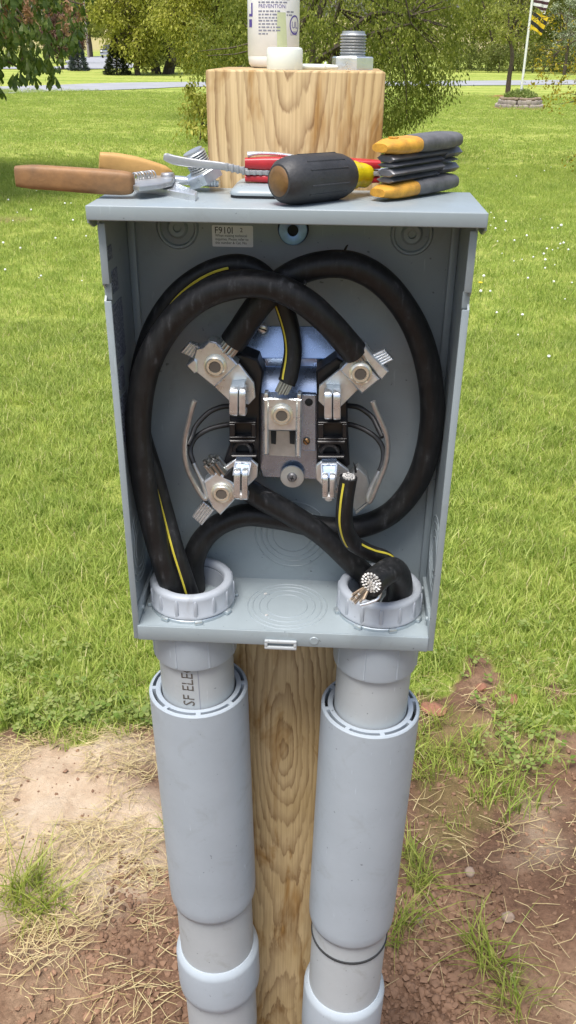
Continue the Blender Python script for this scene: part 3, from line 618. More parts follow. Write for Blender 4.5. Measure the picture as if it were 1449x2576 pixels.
for xx in (688, 735):
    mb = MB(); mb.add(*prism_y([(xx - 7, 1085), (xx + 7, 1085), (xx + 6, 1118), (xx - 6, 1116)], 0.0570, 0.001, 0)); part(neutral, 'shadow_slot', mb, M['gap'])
def hex_screw(c, r, parent, axis=(0, -1, 0)):
    mb = MB(); R = r
    mb.add(*ringlathe([(R * 0.46, 0.0016), (R * 0.52, 0.0034), (R * 0.72, 0.0034), (R * 0.78, 0.0022), (R * 0.97, 0.0018), (R, 0.0008), (R, -0.002), (R * 0.46, -0.002)], c, axis, 36))
    s = part(parent, 'set_screw', mb, M['screw'], sharp=55)
    X, Y, A = frame(axis); hx = [np.array(c) + A * 0.0029 + (X * math.cos(rad(60 * k)) + Y * math.sin(rad(60 * k))) * R * 0.52 for k in range(6)]
    mb = MB(); mb.add(*prism(hx, -A * 0.0045)); part(parent, 'hex_socket', mb, M['brownink']); return s
hex_screw(py(709, 1043, 0.0465), 0.0098, neutral)

# insulators: black moulded towers with openings
def insulator(outline, slots, ribs, hole, name='insulator_block'):
    mb = MB(); mb.add(*prism_y(outline, 0.056, 0.030, 0.0015)); b = part(bx, name, mb, M['block'])
    for s in slots:
        x0, y0, x1, y1 = s; W = 5
        for q in ([(x0, y0), (x1, y0), (x1, y0 + W), (x0, y0 + W)], [(x0, y1 - W), (x1, y1 - W), (x1, y1), (x0, y1)], [(x0, y0 + W), (x0 + W + 9, y0 + W), (x0 + W + 9, y1 - W), (x0, y1 - W)], [(x1 - W - 6, y0 + W), (x1, y0 + W), (x1, y1 - W), (x1 - W - 6, y1 - W)]):
            mb = MB(); mb.add(*prism_y(q, 0.0475, 0.010, 0.0005)); part(b, 'slot_wall', mb, M['block'])
    for r in ribs:
        x0, y0, x1, y1 = r; mb = MB(); mb.add(*prism_y([(x0, y0), (x1, y0), (x1, y1), (x0, y1)], 0.0455, 0.012, 0.0008)); part(b, 'rib', mb, M['block'])
    x, y = hole; mb = MB(); mb.add(*ringlathe([(0.0062, 0), (0.0062, 0.006), (0.0088, 0.006), (0.0105, 0)], py(x, y, 0.0565), (0, -1, 0), 24)); part(b, 'boss', mb, M['block'])
    mb = MB(); mb.add(*lathe([(0, 0.0003), (0.0062, 0.0003), (0.0062, -0.001)], py(x, y, 0.0562), (0, -1, 0), 20)); part(b, 'bolt_hole', mb, M['gap'])
    return b
insL = insulator([(578, 895), (605, 890), (648, 905), (662, 935), (655, 1000), (655, 1180), (590, 1185), (560, 1170), (578, 1120)], [(577, 1062, 643, 1104)], [(577, 1108, 642, 1116), (582, 1146, 645, 1153)], (612, 1128))
insR = insulator([(848, 900), (872, 915), (876, 1110), (880, 1170), (862, 1186), (796, 1190), (797, 1000), (795, 935)], [(800, 1062, 872, 1108)], [(798, 1110, 868, 1119), (800, 1148, 866, 1155)], (830, 1133))

# line and load lugs with jaws; outlines in pixels of the photograph's enlargements
def L8(p): return [(410.4 + x * .2206, 773.4 + y * .2206) for x, y in p]
def R1(p): return [(694.5 + x * .22876, 773.4 + y * .22876) for x, y in p]
def lug(conv, plate, block, tang, screw, leaves, hood_, extra=(), tang_rib=(0, 1, 2, 3), window=None, tip=None):
    mb = MB(); mb.add(*prism_y(conv(plate), 0.0455, 0.004, 0.0006)); lg = part(bx, 'terminal_lug', mb, M['alu'])
    if block:
        mb = MB(); mb.add(*prism_y(conv(block), 0.0400, 0.015, 0.0012)); part(lg, 'clamp_block', mb, M['alu'])
    for e in extra:
        mb = MB(); mb.add(*prism_y(conv(e), 0.0375, 0.017, 0.0010)); part(lg, 'clamp_cap', mb, M['alu'])
    if tang:
        P = [py(x, y, 0.042) for x, y in conv(tang)]      # a-b long side, rows of ribs from a->b across to d->c
        a, b, c2, d = P; k = 5
        for i in range(k):
            t0, t1 = i / k, (i + 0.86) / k
            q = [a + (b - a) * t0, a + (b - a) * t1, d + (c2 - d) * t1, d + (c2 - d) * t0]
            mb = MB(); mb.add(*prism(q, (0, 0.006, 0), 0.0008)); part(lg, 'ribbed_tang', mb, M['alu'])
        mb = MB(); mb.add(*prism([p + np.array([0, 0.0015, 0]) for p in P], (0, 0.0055, 0))); part(lg, 'tang_base', mb, M['dullalu'])
    if screw: x, y = conv([screw])[0]; hex_screw(py(x, y, 0.0395), 0.0098, lg)
    for i, l in enumerate(leaves):
        x0, y0, x1, y1 = l; (a, b), (c2, d) = conv([(x0, y0)])[0], conv([(x1, y1)])[0]
        top = py((a + c2) / 2, b, 0.026); bot = py((a + c2) / 2, d, 0.030); wd = abs(c2 - a) / FPX * 0.74 * 0.86
        path = [top + np.array([0, 0.010, 0]), top + np.array([0, 0.002, -0.0003]), top * 0.7 + bot * 0.3, top * 0.25 + bot * 0.75, bot + np.array([0, 0.001, 0.001]), bot + np.array([0, 0.014, -0.0005])]
        mb = MB(); mb.add(*sweep(spline(path, 5), [(wd, 0.0045)], up=(0, -1, 0.25), seg=16, p=4.5)); part(lg, 'jaw', mb, M['alu'], sharp=30)
        if i == 0: xg = c2; mb = MB(); mb.add(*prism([py(xg - 2.6, b + 3, 0.0290), py(xg + 2.6, b + 3, 0.0290), py(xg + 2.6, d - 2, 0.0325), py(xg - 2.6, d - 2, 0.0325)], (0, 0.004, 0))); part(lg, 'jaw_gap', mb, M['gap'])
    if hood_:
        P = conv(hood_); q = [py(*P[0], 0.044), py(*P[1], 0.044), py(*P[2], 0.0285), py(*P[3], 0.0285)]
        mb = MB(); mb.add(*prism(q, (0, 0.002, -0.0035), 0.0008)); part(lg, 'jaw_spring', mb, M['zincpale'])
        q2 = [py(P[3][0] + 2, P[3][1], 0.0300), py(P[2][0] - 2, P[2][1], 0.0300), py(P[2][0] - 2, P[2][1] + 7, 0.0300), py(P[3][0] + 2, P[3][1] + 7, 0.0300)]; mb = MB(); mb.add(*prism(q2, (0, 0.006, 0))); part(lg, 'jaw_mouth', mb, M['gap'])
    if window:
        P = conv(window); q = [py(*P[0], 0.036), py(*P[1], 0.036), py(*P[2], 0.030), py(*P[3], 0.030)]; mb = MB(); mb.add(*prism(q, (0, 0.010, 0), 0.0005)); part(lg, 'jaw_spring', mb, M['zinc'])
        for k in (0, 1):
            e = q[k]; f_ = q[3 - k]; mb = MB(); mb.add(*tube([e + np.array([0, -0.001, 0]), f_ + np.array([0, -0.001, 0])], 0.0011, 8)); part(lg, 'jaw_frame', mb, M['steel'])
        mb = MB(); mb.add(*tube([q[0] + np.array([0, -0.001, 0]), q[1] + np.array([0, -0.001, 0])], 0.0011, 8)); part(lg, 'jaw_frame', mb, M['steel'])
    if tip:
        x, y = conv([tip])[0]; mb = MB(); mb.add(*lathe([(0.0042, -0.003), (0.0042, 0.0005), (0.003, 0.002), (0, 0.0026)], py(x, y, 0.030), (0, -1, -0.3), 20)); part(lg, 'jaw_stop', mb, M['strand'])
    return lg
UL = lug(L8, [(815, 640), (870, 650), (1035, 865), (1050, 1030), (975, 1110), (745, 1060), (580, 905)], [(372, 470), (450, 455), (520, 385), (605, 400), (850, 655), (585, 918), (378, 750), (340, 590)],
         [(195, 515), (375, 600), (455, 465), (295, 400)], (595, 668), [(745, 955, 862, 1225), (858, 960, 950, 1225)], [(785, 825), (945, 815), (930, 935), (760, 935)], extra=[[(260, 665), (355, 590), (385, 620), (385, 745), (350, 758)]])
URl = lug(R1, [(690, 690), (740, 640), (900, 910), (715, 1090), (525, 1090), (465, 1030), (475, 865)], [(700, 690), (880, 500), (1140, 795), (945, 955)],
         [(1290, 580), (1195, 465), (1050, 530), (1150, 650)], (928, 722), [(522, 955, 622, 1220), (620, 960, 718, 1225)], [(550, 838), (708, 848), (712, 940), (552, 940)], extra=[[(935, 500), (985, 432), (1050, 520), (1240, 710), (1165, 800), (1130, 760)]])
LL = lug(L8, [(640, 1870), (830, 1730), (1000, 1730), (1080, 1805), (1072, 1935), (985, 2020), (820, 2170), (700, 2040)], [(462, 1995), (620, 1875), (800, 2010), (850, 2160), (720, 2300), (650, 2372), (560, 2290), (500, 2160)],
         [(330, 2392), (440, 2492), (580, 2320), (455, 2215)], (668, 2115), [(798, 1890, 890, 2180), (888, 1890, 975, 2185)], None, window=[(825, 1755), (1000, 1765), (970, 1910), (805, 1910)], tip=(890, 2150))
LR = lug(R1, [(440, 1745), (500, 1695), (668, 1695), (800, 1800), (800, 1960), (690, 2060), (500, 1950), (440, 1890)], None,
         None, None, [(500, 1870, 582, 2090), (580, 1870, 662, 2095)], None, window=[(500, 1715), (665, 1715), (655, 1880), (508, 1880)], tip=(580, 2090))
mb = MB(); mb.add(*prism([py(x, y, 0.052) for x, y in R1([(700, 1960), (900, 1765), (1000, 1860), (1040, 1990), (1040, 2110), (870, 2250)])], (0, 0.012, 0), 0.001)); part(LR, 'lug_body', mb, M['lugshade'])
mb = MB(); mb.add(*prism([py(x, y, 0.052) for x, y in R1([(870, 2250), (1095, 2080), (1080, 2110), (880, 2280)])], (0, 0.012, 0), 0.0005)); part(LR, 'lug_arm', mb, M['dullalu'])
# wire bails
def bail(paths):
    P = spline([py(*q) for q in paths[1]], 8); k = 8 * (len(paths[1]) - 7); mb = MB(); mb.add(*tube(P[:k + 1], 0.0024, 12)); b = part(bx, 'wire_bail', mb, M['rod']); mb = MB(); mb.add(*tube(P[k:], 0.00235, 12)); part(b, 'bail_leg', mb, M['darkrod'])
    mb = MB(); mb.add(*tube(spline([py(*q) for q in paths[0]], 8), 0.00235, 12)); part(b, 'bail_leg', mb, M['darkrod']); return b  # rear legs take the shaded copy of the rod steel
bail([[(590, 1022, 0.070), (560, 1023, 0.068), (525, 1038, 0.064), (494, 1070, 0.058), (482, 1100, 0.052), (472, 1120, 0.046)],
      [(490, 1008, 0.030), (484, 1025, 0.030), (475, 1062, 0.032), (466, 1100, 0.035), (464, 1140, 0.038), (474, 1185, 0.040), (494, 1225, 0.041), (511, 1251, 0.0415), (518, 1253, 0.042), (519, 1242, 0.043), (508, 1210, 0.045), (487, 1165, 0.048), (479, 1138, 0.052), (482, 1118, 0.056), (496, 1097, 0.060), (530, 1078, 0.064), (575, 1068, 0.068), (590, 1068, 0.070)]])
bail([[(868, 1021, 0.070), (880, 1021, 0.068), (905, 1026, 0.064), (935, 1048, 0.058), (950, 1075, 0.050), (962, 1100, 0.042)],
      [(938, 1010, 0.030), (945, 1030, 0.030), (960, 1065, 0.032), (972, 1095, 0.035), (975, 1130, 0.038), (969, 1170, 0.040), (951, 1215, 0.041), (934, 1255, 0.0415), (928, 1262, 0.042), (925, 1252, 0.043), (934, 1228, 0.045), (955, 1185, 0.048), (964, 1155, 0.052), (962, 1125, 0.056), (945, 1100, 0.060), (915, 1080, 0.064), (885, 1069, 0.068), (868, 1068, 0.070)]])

# ================================================================== CONDUITS
def conduit(sg, label, zs, slant, with_ring, px_text):
    # the riser leans slightly inward on its way down
    def ax(z): return B(sg * (0.0910 - 0.020 * (-z if z < 0 else 0)), 0.0455 + 0.0 * z, z)
    t = thing('pvc_conduit', label, 'conduit', B(sg * 0.0815, 0.0455, -ZB), 'grey PVC conduits under the meter box')
    A = (ax(0) - ax(-0.5)); A /= np.linalg.norm(A)
    c0 = ax(0)
    def seg(name, prof, parent=t, mat='pvc', ring=False, seg_=56, c=c0, label=None, sharp=38):
        mb = MB(); mb.add(*(ringlathe if ring else lathe)(prof, c, A, seg_)); return part(parent, name, mb, M[mat], label, sharp=sharp)
    up = B(sg * 0.0905, 0.0455, 0)
    # threaded end, plastic bushing and steel locknut inside the box
    mb = MB(); mb.add(*ringlathe([(0.0305, ZF - 0.02), (0.0305, ZF + 0.020), (0.0350, ZF + 0.020), (0.0350, ZF - 0.02)], up, (0, 0, 1), 56)); part(t, 'threaded_neck', mb, M['dirtypvc'])
    lk = MB(); lk.add(*ringlathe([(0.0345, ZF + 0.0002), (0.0345, ZF + 0.0034), (0.0405, ZF + 0.0034), (0.0412, ZF + 0.0026), (0.0412, ZF + 0.0002)], up, (0, 0, 1), 56)); ln = part(t, 'locknut', lk, M['zincpale'])
    for k in range(8):
        a = 2 * math.pi * (k + 0.35) / 8; mb = MB(); mb.add(*box(up + np.array([0.0418 * math.cos(a), 0.0418 * math.sin(a), ZF + 0.0021]), (0.0050, 0.0075, 0.0040), rot=rotz(a), bevel=0.0009)); part(ln, 'locknut_lug', mb, M['zincpale'])
    bz = ZF + 0.0046
    mb = MB(); mb.add(*ringlathe([(0.0305, bz + 0.020), (0.0318, bz + 0.0226), (0.0335, bz + 0.0232), (0.0375, bz + 0.0226), (0.0392, bz + 0.0210), (0.0398, bz + 0.0185), (0.0398, bz + 0.0040), (0.0412, bz + 0.0026), (0.0412, bz), (0.0352, bz), (0.0352, bz + 0.017), (0.0305, bz + 0.017)], up, (0, 0, 1), 64)); bu = part(t, 'bushing', mb, M['dirtypvc'], sharp=50)
    for k in range(14):
        a = 2 * math.pi * (k + 0.5 * (sg > 0)) / 14; mb = MB(); mb.add(*sweep([up + np.array([0.0400 * math.cos(a), 0.0400 * math.sin(a), z]) for z in (bz + 0.0016, bz + 0.008, bz + 0.0170, bz + 0.0190)], [(0.0036, 0.0024), (0.0036, 0.0024), (0.0036, 0.0024), (0.001, 0.001)], up=(math.cos(a), math.sin(a), 0), seg=10, p=3)); part(bu, 'rib', mb, M['dirtypvc'])
    za, zs0, zs1, zl1, zc1 = zs
    ad = seg('male_adapter', [(0.0415, ZF - 0.0165), (0.0420, -0.006), (0.0420, za + 0.004), (0.0414, za + 0.0008), (0.0400, za), (0.0372, za)])
    for k in range(8):
        a = 2 * math.pi * (k + 0.62) / 8; d = np.array([math.cos(a), math.sin(a), 0]); mb = MB(); mb.add(*sweep([ax(-0.004) + d * 0.0418, ax(za + 0.003) + d * 0.0418], [(0.0022, 0.0016)], up=tuple(d), seg=8)); part(ad, 'rib', mb, M['pvc'])
    pipe = seg('upper_pipe', [(0.0374, za + 0.004), (0.0374, zs0 - 0.05)], mat='pvc2')
    # slip sleeve: two walls joined by short webs, open slots between
    ro, r1, r2, ri = 0.0508, 0.0474, 0.0440, 0.0386
    sl = seg('expansion_sleeve', [(ro - 0.0012, zs0), (ro, zs0 - 0.0014), (ro, zs1 + 0.02), (ro - 0.0005, zs1 + 0.008), (ro - 0.002, zs1 + 0.002), (ro - 0.0045, zs1), (0.0440, zs1), (0.0440, zs1 + 0.004), (r1 - 0.0006, zs1 + 0.01), (r1, zs0)], ring=True, seg_=72)
    seg('inner_collar', [(r2, zs0), (r2, zs0 - 0.035), (ri, zs0 - 0.035), (ri, zs0 - 0.001), (ri + 0.001, zs0)], parent=sl, ring=True, seg_=72)
    seg('slot_floor', [(r1 + 0.0006, zs0 - 0.014), (r2 - 0.0006, zs0 - 0.014), (r2 - 0.0006, zs0 - 0.016), (r1 + 0.0006, zs0 - 0.016)], parent=sl, mat='gap', ring=True)
    for k in range(8):
        a = 2 * math.pi * (k + (0.18 if sg < 0 else 0.30)) / 8; X, Y, Az = frame(A); d = X * math.cos(a) + Y * math.sin(a); e = np.cross(Az, d)
        Rm = np.stack([d, e, Az], 1); mb = MB(); mb.add(*box(ax(zs0 - 0.010) + d * (r1 + r2) / 2, (r1 - r2 + 0.001, 0.0048, 0.0196), rot=Rm)); part(sl, 'web', mb, M['pvc'])
    lo = seg('lower_pipe', [(0.0452, zs1 + 0.01), (0.0452, zc1 + 0.02), (0.0452, zc1 - 0.09)], mat='pvc2')
    cz = zl1
    seg('coupling', [(0.0453, cz + 0.0045), (0.0462, cz + 0.0045), (0.0505, cz), (0.0515, cz - 0.006), (0.0515, zc1 + 0.012), (0.0508, zc1 + 0.003), (0.0490, zc1), (0.0420, zc1)])
    seg('ground_pipe', [(0.0440, zc1 + 0.01), (0.0440, -ZB - 0.12)], mat='pvc2')
    if with_ring:
        zr = with_ring; seg('seal_ring', [(0.0452, zr + 0.0016), (0.0466, zr + 0.0012), (0.0466, zr - 0.0012), (0.0452, zr - 0.0016)], parent=lo, mat='gap', ring=True)
    return t, pipe, ax
def zfront(x, y, r, Yc=0.0455): return py(x, y, Yc - r)[2] - ZB
zl = (zfront(490, 1692, 0.042), zfront(502, 1806, 0.0508), zfront(545, 2328, 0.047), zfront(553, 2462, 0.048), zfront(555, 2556, 0.0515))
zr = (zfront(945, 1722, 0.042), zfront(930, 1856, 0.0508), zfront(880, 2388, 0.047), zfront(862, 2560, 0.048), zfront(860, 2680, 0.0515))
cdL, pipeL, axL = conduit(-1, 'grey PVC conduit with lettering on its upper pipe, under the cables with one yellow stripe', zl, 0, 0, None)
cdR, pipeR, axR = conduit(1, 'grey PVC conduit with a black seal ring, cut cable ends at its mouth', zr, 0, zfront(872, 2424, 0.046), None)
# lettering running up the left conduit's upper pipe, wrapped round it
v, f = text_mesh('SF ELECTRICAL', 0.0168); keep = []
zt0 = zl[1] + 0.003; zlim = zl[0]
phi0 = -math.pi / 2 + (-0.10); R_ = 0.0378
z_ = zt0 + v[:, 0] * 0.90; ph = phi0 + (v[:, 1] - 0.006) * -1.0 / R_; cen = np.array([axL(z) for z in z_ - ZB + ZB])
VV = np.stack([cen[:, 0] + R_ * np.cos(ph), cen[:, 1] + R_ * np.sin(ph), z_ + ZB], 1)
ff = [q for q in f if max(z_[i] for i in q) < zlim + 0.004]
mb = MB(); mb.add(VV, ff); part(pipeL, 'lettering', mb, M['brownink'], smooth=False, recalc=False)
ph = phi0 + 0.30; za_, zb_ = zl[1] - 0.004, zl[0] + 0.004; q = [axL(za_), axL(zb_)]; dph = 0.006
mb = MB(); mb.add([c_ + np.array([R_ * math.cos(ph + e), R_ * math.sin(ph + e), 0]) for c_ in q for e in (-dph, dph)], [(0, 1, 3, 2)]); part(pipeL, 'printed_line', mb, M['greyink'], smooth=False, recalc=False)

# ================================================================== CABLES
def cwob(seed, amt=0.02):
    def w(i, a): return 1 + amt * np.sin(i * 0.21 + seed) * np.cos(2 * a + i * 0.05 + seed)
    return w
def cable(name, label, pts, r, stripe=None, group='black cables in the meter box', wob=0.025):
    P = spline([py(*q) if len(q) == 3 else np.array(q[:3]) for q in pts], 10); base = P[-1]
    t = thing(name, label, 'cable', P[0] if P[0][2] < P[-1][2] else P[-1], group)
    mb = MB(); mb.add(*tube(P, r, 22, wob=cwob(len(pts), wob))); part(t, 'jacket', mb, M['cable'])
    if stripe:
        T, N, Bn = frames(P); n = len(P)
        for (i0, i1, d0, d1) in stripe:
            a, b = int(i0 * (n - 1)), int(i1 * (n - 1)); vv = []; fs = []
            for k in range(a, b + 1):
                s = (k - a) / max(1, b - a); d = np.array(d0) * (1 - s) + np.array(d1) * s; d = d - T[k] * (d @ T[k]); d /= np.linalg.norm(d)
                e = np.cross(T[k], d); wv = 0.0010
                for q in (-1, 0, 1): vv.append(P[k] + d * (r * 1.03 + (0.0004 if q == 0 else 0.0001)) + e * wv * q)
            m_ = b - a + 1
            for k in range(m_ - 1):
                for q in (0, 1): fs.append((k * 3 + q, k * 3 + q + 1, (k + 1) * 3 + q + 1, (k + 1) * 3 + q))
            mb = MB(); mb.add(vv, fs); part(t, 'yellow_stripe', mb, M['stripe'], recalc=False)
    return t, P
def strands(t, c, axis, r, n, rs, length, mat='strand', jit=0.0006, seed=1, name='strand', dome=False):
    rng = random.Random(seed); X, Y, A = frame(axis); pts = [(0, 0)]; ringn = 1
    while len(pts) < n:
        k = 6 * ringn
        for i in range(k):
            a = 2 * math.pi * i / k + ringn * 0.3; pts.append((ringn * rs * 2.02 * math.cos(a), ringn * rs * 2.02 * math.sin(a)))
        ringn += 1
    for (x, y) in pts[:n]:
        o = np.array(c) + X * (x + rng.uniform(-1, 1) * jit * .3) + Y * (y + rng.uniform(-1, 1) * jit * .3); L = length * rng.uniform(0.9, 1.1) + rng.uniform(-1, 1) * jit
        tw = (X * -y + Y * x) * 0.25
        mb = MB(); mb.add(*tube([o - A * 0.004, o + A * L * 0.5 + tw * 0.2, o + A * L + tw * 0.4], [rs, rs, rs * 0.96], 8)); part(t, name, mb, M[mat])
def py4(x, y, Y): return (*py(x, y, Y), 0)
left_c, right_c = (-0.0905, 0.0455), (0.0905, 0.0455)
cA, PA = cable('power_cable', 'thick black cable looping from the left bushing over the front to the upper right lug', [(-0.095, 0.034, ZB - 0.10, 0), py4(447, 1528, 0.034), (419, 1440, 0.030), (388, 1335, 0.027), (360, 1200, 0.026), (348, 1065, 0.026), (368, 930, 0.026), (424, 822, 0.025), (505, 747, 0.022), (600, 715, 0.021), (690, 722, 0.022), (768, 760, 0.025), (830, 815, 0.032), (880, 872, 0.042), (893, 888, 0.0445)], 0.0110)
strands(cA, PA[-1], PA[-1] - PA[-3], 0.008, 19, 0.0016, 0.009, 'strand2', seed=3)
cB, PB = cable('neutral_cable', 'black neutral cable with a yellow stripe, left bushing up and over to the centre terminal', [(-0.073, 0.040, ZB - 0.10, 0), py4(488, 1528, 0.037), (470, 1465, 0.034), (442, 1380, 0.034), (417, 1290, 0.042), (390, 1195, 0.046), (356, 1080, 0.052), (347, 960, 0.054), (375, 845, 0.054), (432, 750, 0.052), (505, 690, 0.050), (585, 664, 0.048), (650, 680, 0.050), (700, 738, 0.054), (728, 815, 0.055), (737, 880, 0.052), (727, 945, 0.048), (721, 962, 0.047)], 0.0078,
    stripe=[(0.06, 0.34, (-0.25, -1, 0.1), (0.1, -1, 0.1)), (0.50, 0.645, (0.25, -1, -0.25), (0.1, -1, -0.15)), (0.72, 0.97, (-0.9, -0.8, 0), (-0.75, -1, 0))])
strands(cB, PB[-1], PB[-1] - PB[-3], 0.006, 19, 0.0012, 0.010, 'strand2', seed=5)
cC, PC = cable('power_cable', 'thick black cable circling along the bottom and right wall to the upper left lug', [(-0.090, 0.062, ZB - 0.10, 0), (-0.092, 0.064, ZB + 0.01, 0), (488, 1405, 0.064), (530, 1335, 0.070), (610, 1297, 0.074), (700, 1303, 0.076), (800, 1325, 0.076), (900, 1326, 0.075), (990, 1285, 0.073), (1056, 1195, 0.070), (1086, 1070, 0.066), (1080, 940, 0.061), (1044, 822, 0.055), (975, 722, 0.048), (890, 670, 0.043), (800, 668, 0.042), (722, 700, 0.044), (655, 762, 0.045), (602, 838, 0.046), (585, 862, 0.0465)], 0.0110)
strands(cC, PC[-1], PC[-1] - PC[-3], 0.008, 19, 0.0016, 0.009, 'strand2', seed=7)
cD, PD = cable('power_cable', 'thick black cable sloping from the lower left lug down into the right bushing', [(0.080, 0.056, ZB - 0.10, 0), (0.080, 0.056, ZB + 0.005, 0), (930, 1465, 0.060), (880, 1410, 0.064), (810, 1345, 0.066), (725, 1290, 0.066), (650, 1248, 0.062), (600, 1212, 0.055), (565, 1180, 0.050)], 0.0108)
strands(cD, py(549, 1180, 0.047), py(525, 1150, 0.043) - py(549, 1180, 0.047), 0.008, 19, 0.0017, 0.011, 'strand2', seed=9, jit=0.0022)
cE, PE = cable('neutral_cable', 'short black yellow-striped cable stub, its cut end before the lower right jaw', [(0.105, 0.060, ZB - 0.10, 0), (0.106, 0.062, ZB + 0.01, 0), (990, 1450, 0.058), (972, 1408, 0.052), (925, 1388, 0.040), (885, 1362, 0.028), (867, 1315, 0.020), (868, 1260, 0.017), (877, 1200, 0.016)], 0.0077,
    stripe=[(0.64, 0.985, (-0.62, -1, 0), (-0.55, -1, 0)), (0.30, 0.60, (0.2, -0.35, 1), (1, -0.55, 0.3))])
strands(cE, PE[-1], PE[-1] - PE[-3], 0.006, 19, 0.00115, 0.0016, 'strand', seed=11)
cF, PF = cable('power_cable', 'thick black cable stub with frayed cut strands curling out over the right bushing', [(0.098, 0.040, ZB - 0.10, 0), (0.100, 0.038, ZB + 0.005, 0), (1004, 1500, 0.034), (1004, 1452, 0.025), (986, 1433, 0.012), (958, 1448, -0.004), (934, 1470, -0.020)], 0.0116)
axF = PF[-1] - PF[-4]; axF /= np.linalg.norm(axF)
strands(cF, PF[-1] + np.array([0, 0, 0.0018]), axF, 0.009, 37, 0.00138, 0.0006, 'strand', seed=13, jit=0.0004)
rng = random.Random(4)
for k, (tx, ty) in enumerate(((886, 1497), (882, 1508), (888, 1512), (896, 1503), (903, 1494), (893, 1518), (915, 1508), (906, 1514))):   # bent loose strands at the torn side
    e = py(tx, ty, -0.0245 - 0.0006 * (k % 3)); s0 = PF[-1] + np.array([-0.0045 + 0.0012 * (k % 4), 0, -0.0050 - 0.0008 * (k % 3)]) - axF * 0.004
    mb = MB(); mb.add(*tube(spline([s0, s0 * .6 + e * .4 + np.array([0, 0.001, 0.0006]), e], 4), 0.00125, 7)); part(cF, 'loose_strand', mb, M['brownalu'])
    dcam = CAM - e; mb = MB(); mb.add(*lathe([(0, 0.0004), (0.0012, 0.0002), (0.00135, -0.0008)], e, dcam * 0.5 + (e - s0) / np.linalg.norm(e - s0) * 0.3, 8)); part(cF, 'strand_end', mb, M['strand'])
mb = MB(); mb.add(*tube(spline([py(958, 1488, -0.018), py(950, 1506, -0.020), py(928, 1516, -0.023), py(905, 1522, -0.025)], 5), 0.0014, 7)); part(cF, 'loose_strand', mb, M['alu'])
for pts in ([(868, 628, 0.033), (872, 620, 0.030), (876, 616, 0.028)], [(766, 706, 0.022), (770, 712, 0.020), (768, 720, 0.019)], [(655, 1243, 0.050), (668, 1238, 0.047), (684, 1240, 0.046)], [(895, 1188, 0.030), (893, 1175, 0.028), (889, 1163, 0.027)]):
    mb = MB(); mb.add(*tube(spline([py(*q) for q in pts], 4), [0.0011, 0.0009, 0.0002], 6)); part({868: cC, 766: cA, 655: cD, 895: cE}[pts[0][0]], 'jacket_shred', mb, M['cable'])

# ================================================================== TOOLS ON THE HOOD
ZT = LT
# screwdriver
b0 = py(700, 447, -0.002); b0[2] = ZB + ZT + 0.0172; b1 = pz(876, 441, ZT + 0.0160); ax_ = (b1 - b0); Ls = np.linalg.norm(ax_); ax_ /= Ls
t = thing('screwdriver', 'screwdriver with a fat black rubber grip and clear yellow collar on the hood', 'screwdriver', (b0[0], b0[1], ZB + ZT))
r0 = 0.0172
mb = MB(); mb.add(*lathe([(0.0098, 0.0), (0.0118, 0.0004), (0.0150, 0.0045), (0.0166, 0.0110), (r0, 0.020), (r0 - 0.0002, Ls - 0.018), (0.0160, Ls - 0.010), (0.0135, Ls - 0.003), (0.0110, Ls), (0.0, Ls)], b0, ax_, 48)); g = part(t, 'grip', mb, M['rubber'])
X, Y, A3 = frame(ax_)
for k in range(6):
    a = 2 * math.pi * k / 6 + 0.35; d = X * math.cos(a) + Y * math.sin(a)
    for sgn in (-1, 1):
        dd = X * math.cos(a + 0.2 * sgn) + Y * math.sin(a + 0.2 * sgn)
        mb = MB(); mb.add(*tube([b0 + A3 * 0.018 + dd * (r0 - 0.0003), b0 + A3 * (Ls - 0.016) + dd * (r0 - 0.0004)], 0.0007, 6)); part(g, 'grip_ridge', mb, M['rubber'])
mb = MB(); mb.add(*lathe([(0.0, -0.0018), (0.0065, -0.0014), (0.0100, -0.0004), (0.0112, 0.0010), (0.0112, 0.003)], b0, ax_, 36)); part(t, 'butt_cap', mb, M['amber'])
mb = MB(); mb.add(*lathe([(0.0105, Ls - 0.004), (0.0105, Ls + 0.006), (0.0092, Ls + 0.009), (0.0098, Ls + 0.013), (0.0104, Ls + 0.017), (0.0088, Ls + 0.021), (0.0, Ls + 0.021)], b0, ax_, 32)); part(t, 'collar', mb, M['yellowclear'])
mb = MB(); mb.add(*tube([b0 + A3 * (Ls + 0.019), b0 + A3 * (Ls + 0.060)], 0.0032, 16)); part(t, 'shaft', mb, M['steel'])
# folding hex key set
h0 = pz(952, 507, ZT); h1 = py(1102, 455, 0.090); dirh = np.array([h1[0] - h0[0], h1[1] - h0[1], 0]); dirh /= np.linalg.norm(dirh)
t = thing('hex_key_set', 'folding hex key set with yellow and black grips standing on the hood corner', 'hex keys', h0)
LH = 0.100; lift = np.array([0, 0, 0.0015 / LH]); dv = dirh + lift; side = np.cross(dirh, (0, 0, 1))
def hx(s, z): return h0 + dirh * 0.010 + dv * s + np.array([0, 0, z])
def scale_path(z0, s0, s1): return [hx(s, z0) for s in np.linspace(s0, s1, 9)]
for z0, nm in ((0.0066, 'side_plate'), (0.0378, 'side_plate')):
    mb = MB(); mb.add(*sweep(scale_path(z0, -0.012, 0.088), [(0.014, 0.006), (0.0225, 0.0108), (0.0245, 0.0118), (0.0245, 0.0118), (0.0245, 0.0118), (0.0245, 0.0118), (0.0245, 0.0118), (0.022, 0.0100), (0.012, 0.005)], seg=24, p=2.8)); pl = part(t, nm, mb, M['orange'], sharp=60)
    mb = MB(); mb.add(*sweep(scale_path(z0, 0.026, 0.079), [(0.0248, 0.0120), (0.0262, 0.0128), (0.0262, 0.0130), (0.0260, 0.0128), (0.0240, 0.0112)], seg=24, p=2.8)); part(pl, 'rubber_inlay', mb, M['gripgrey'], sharp=60)
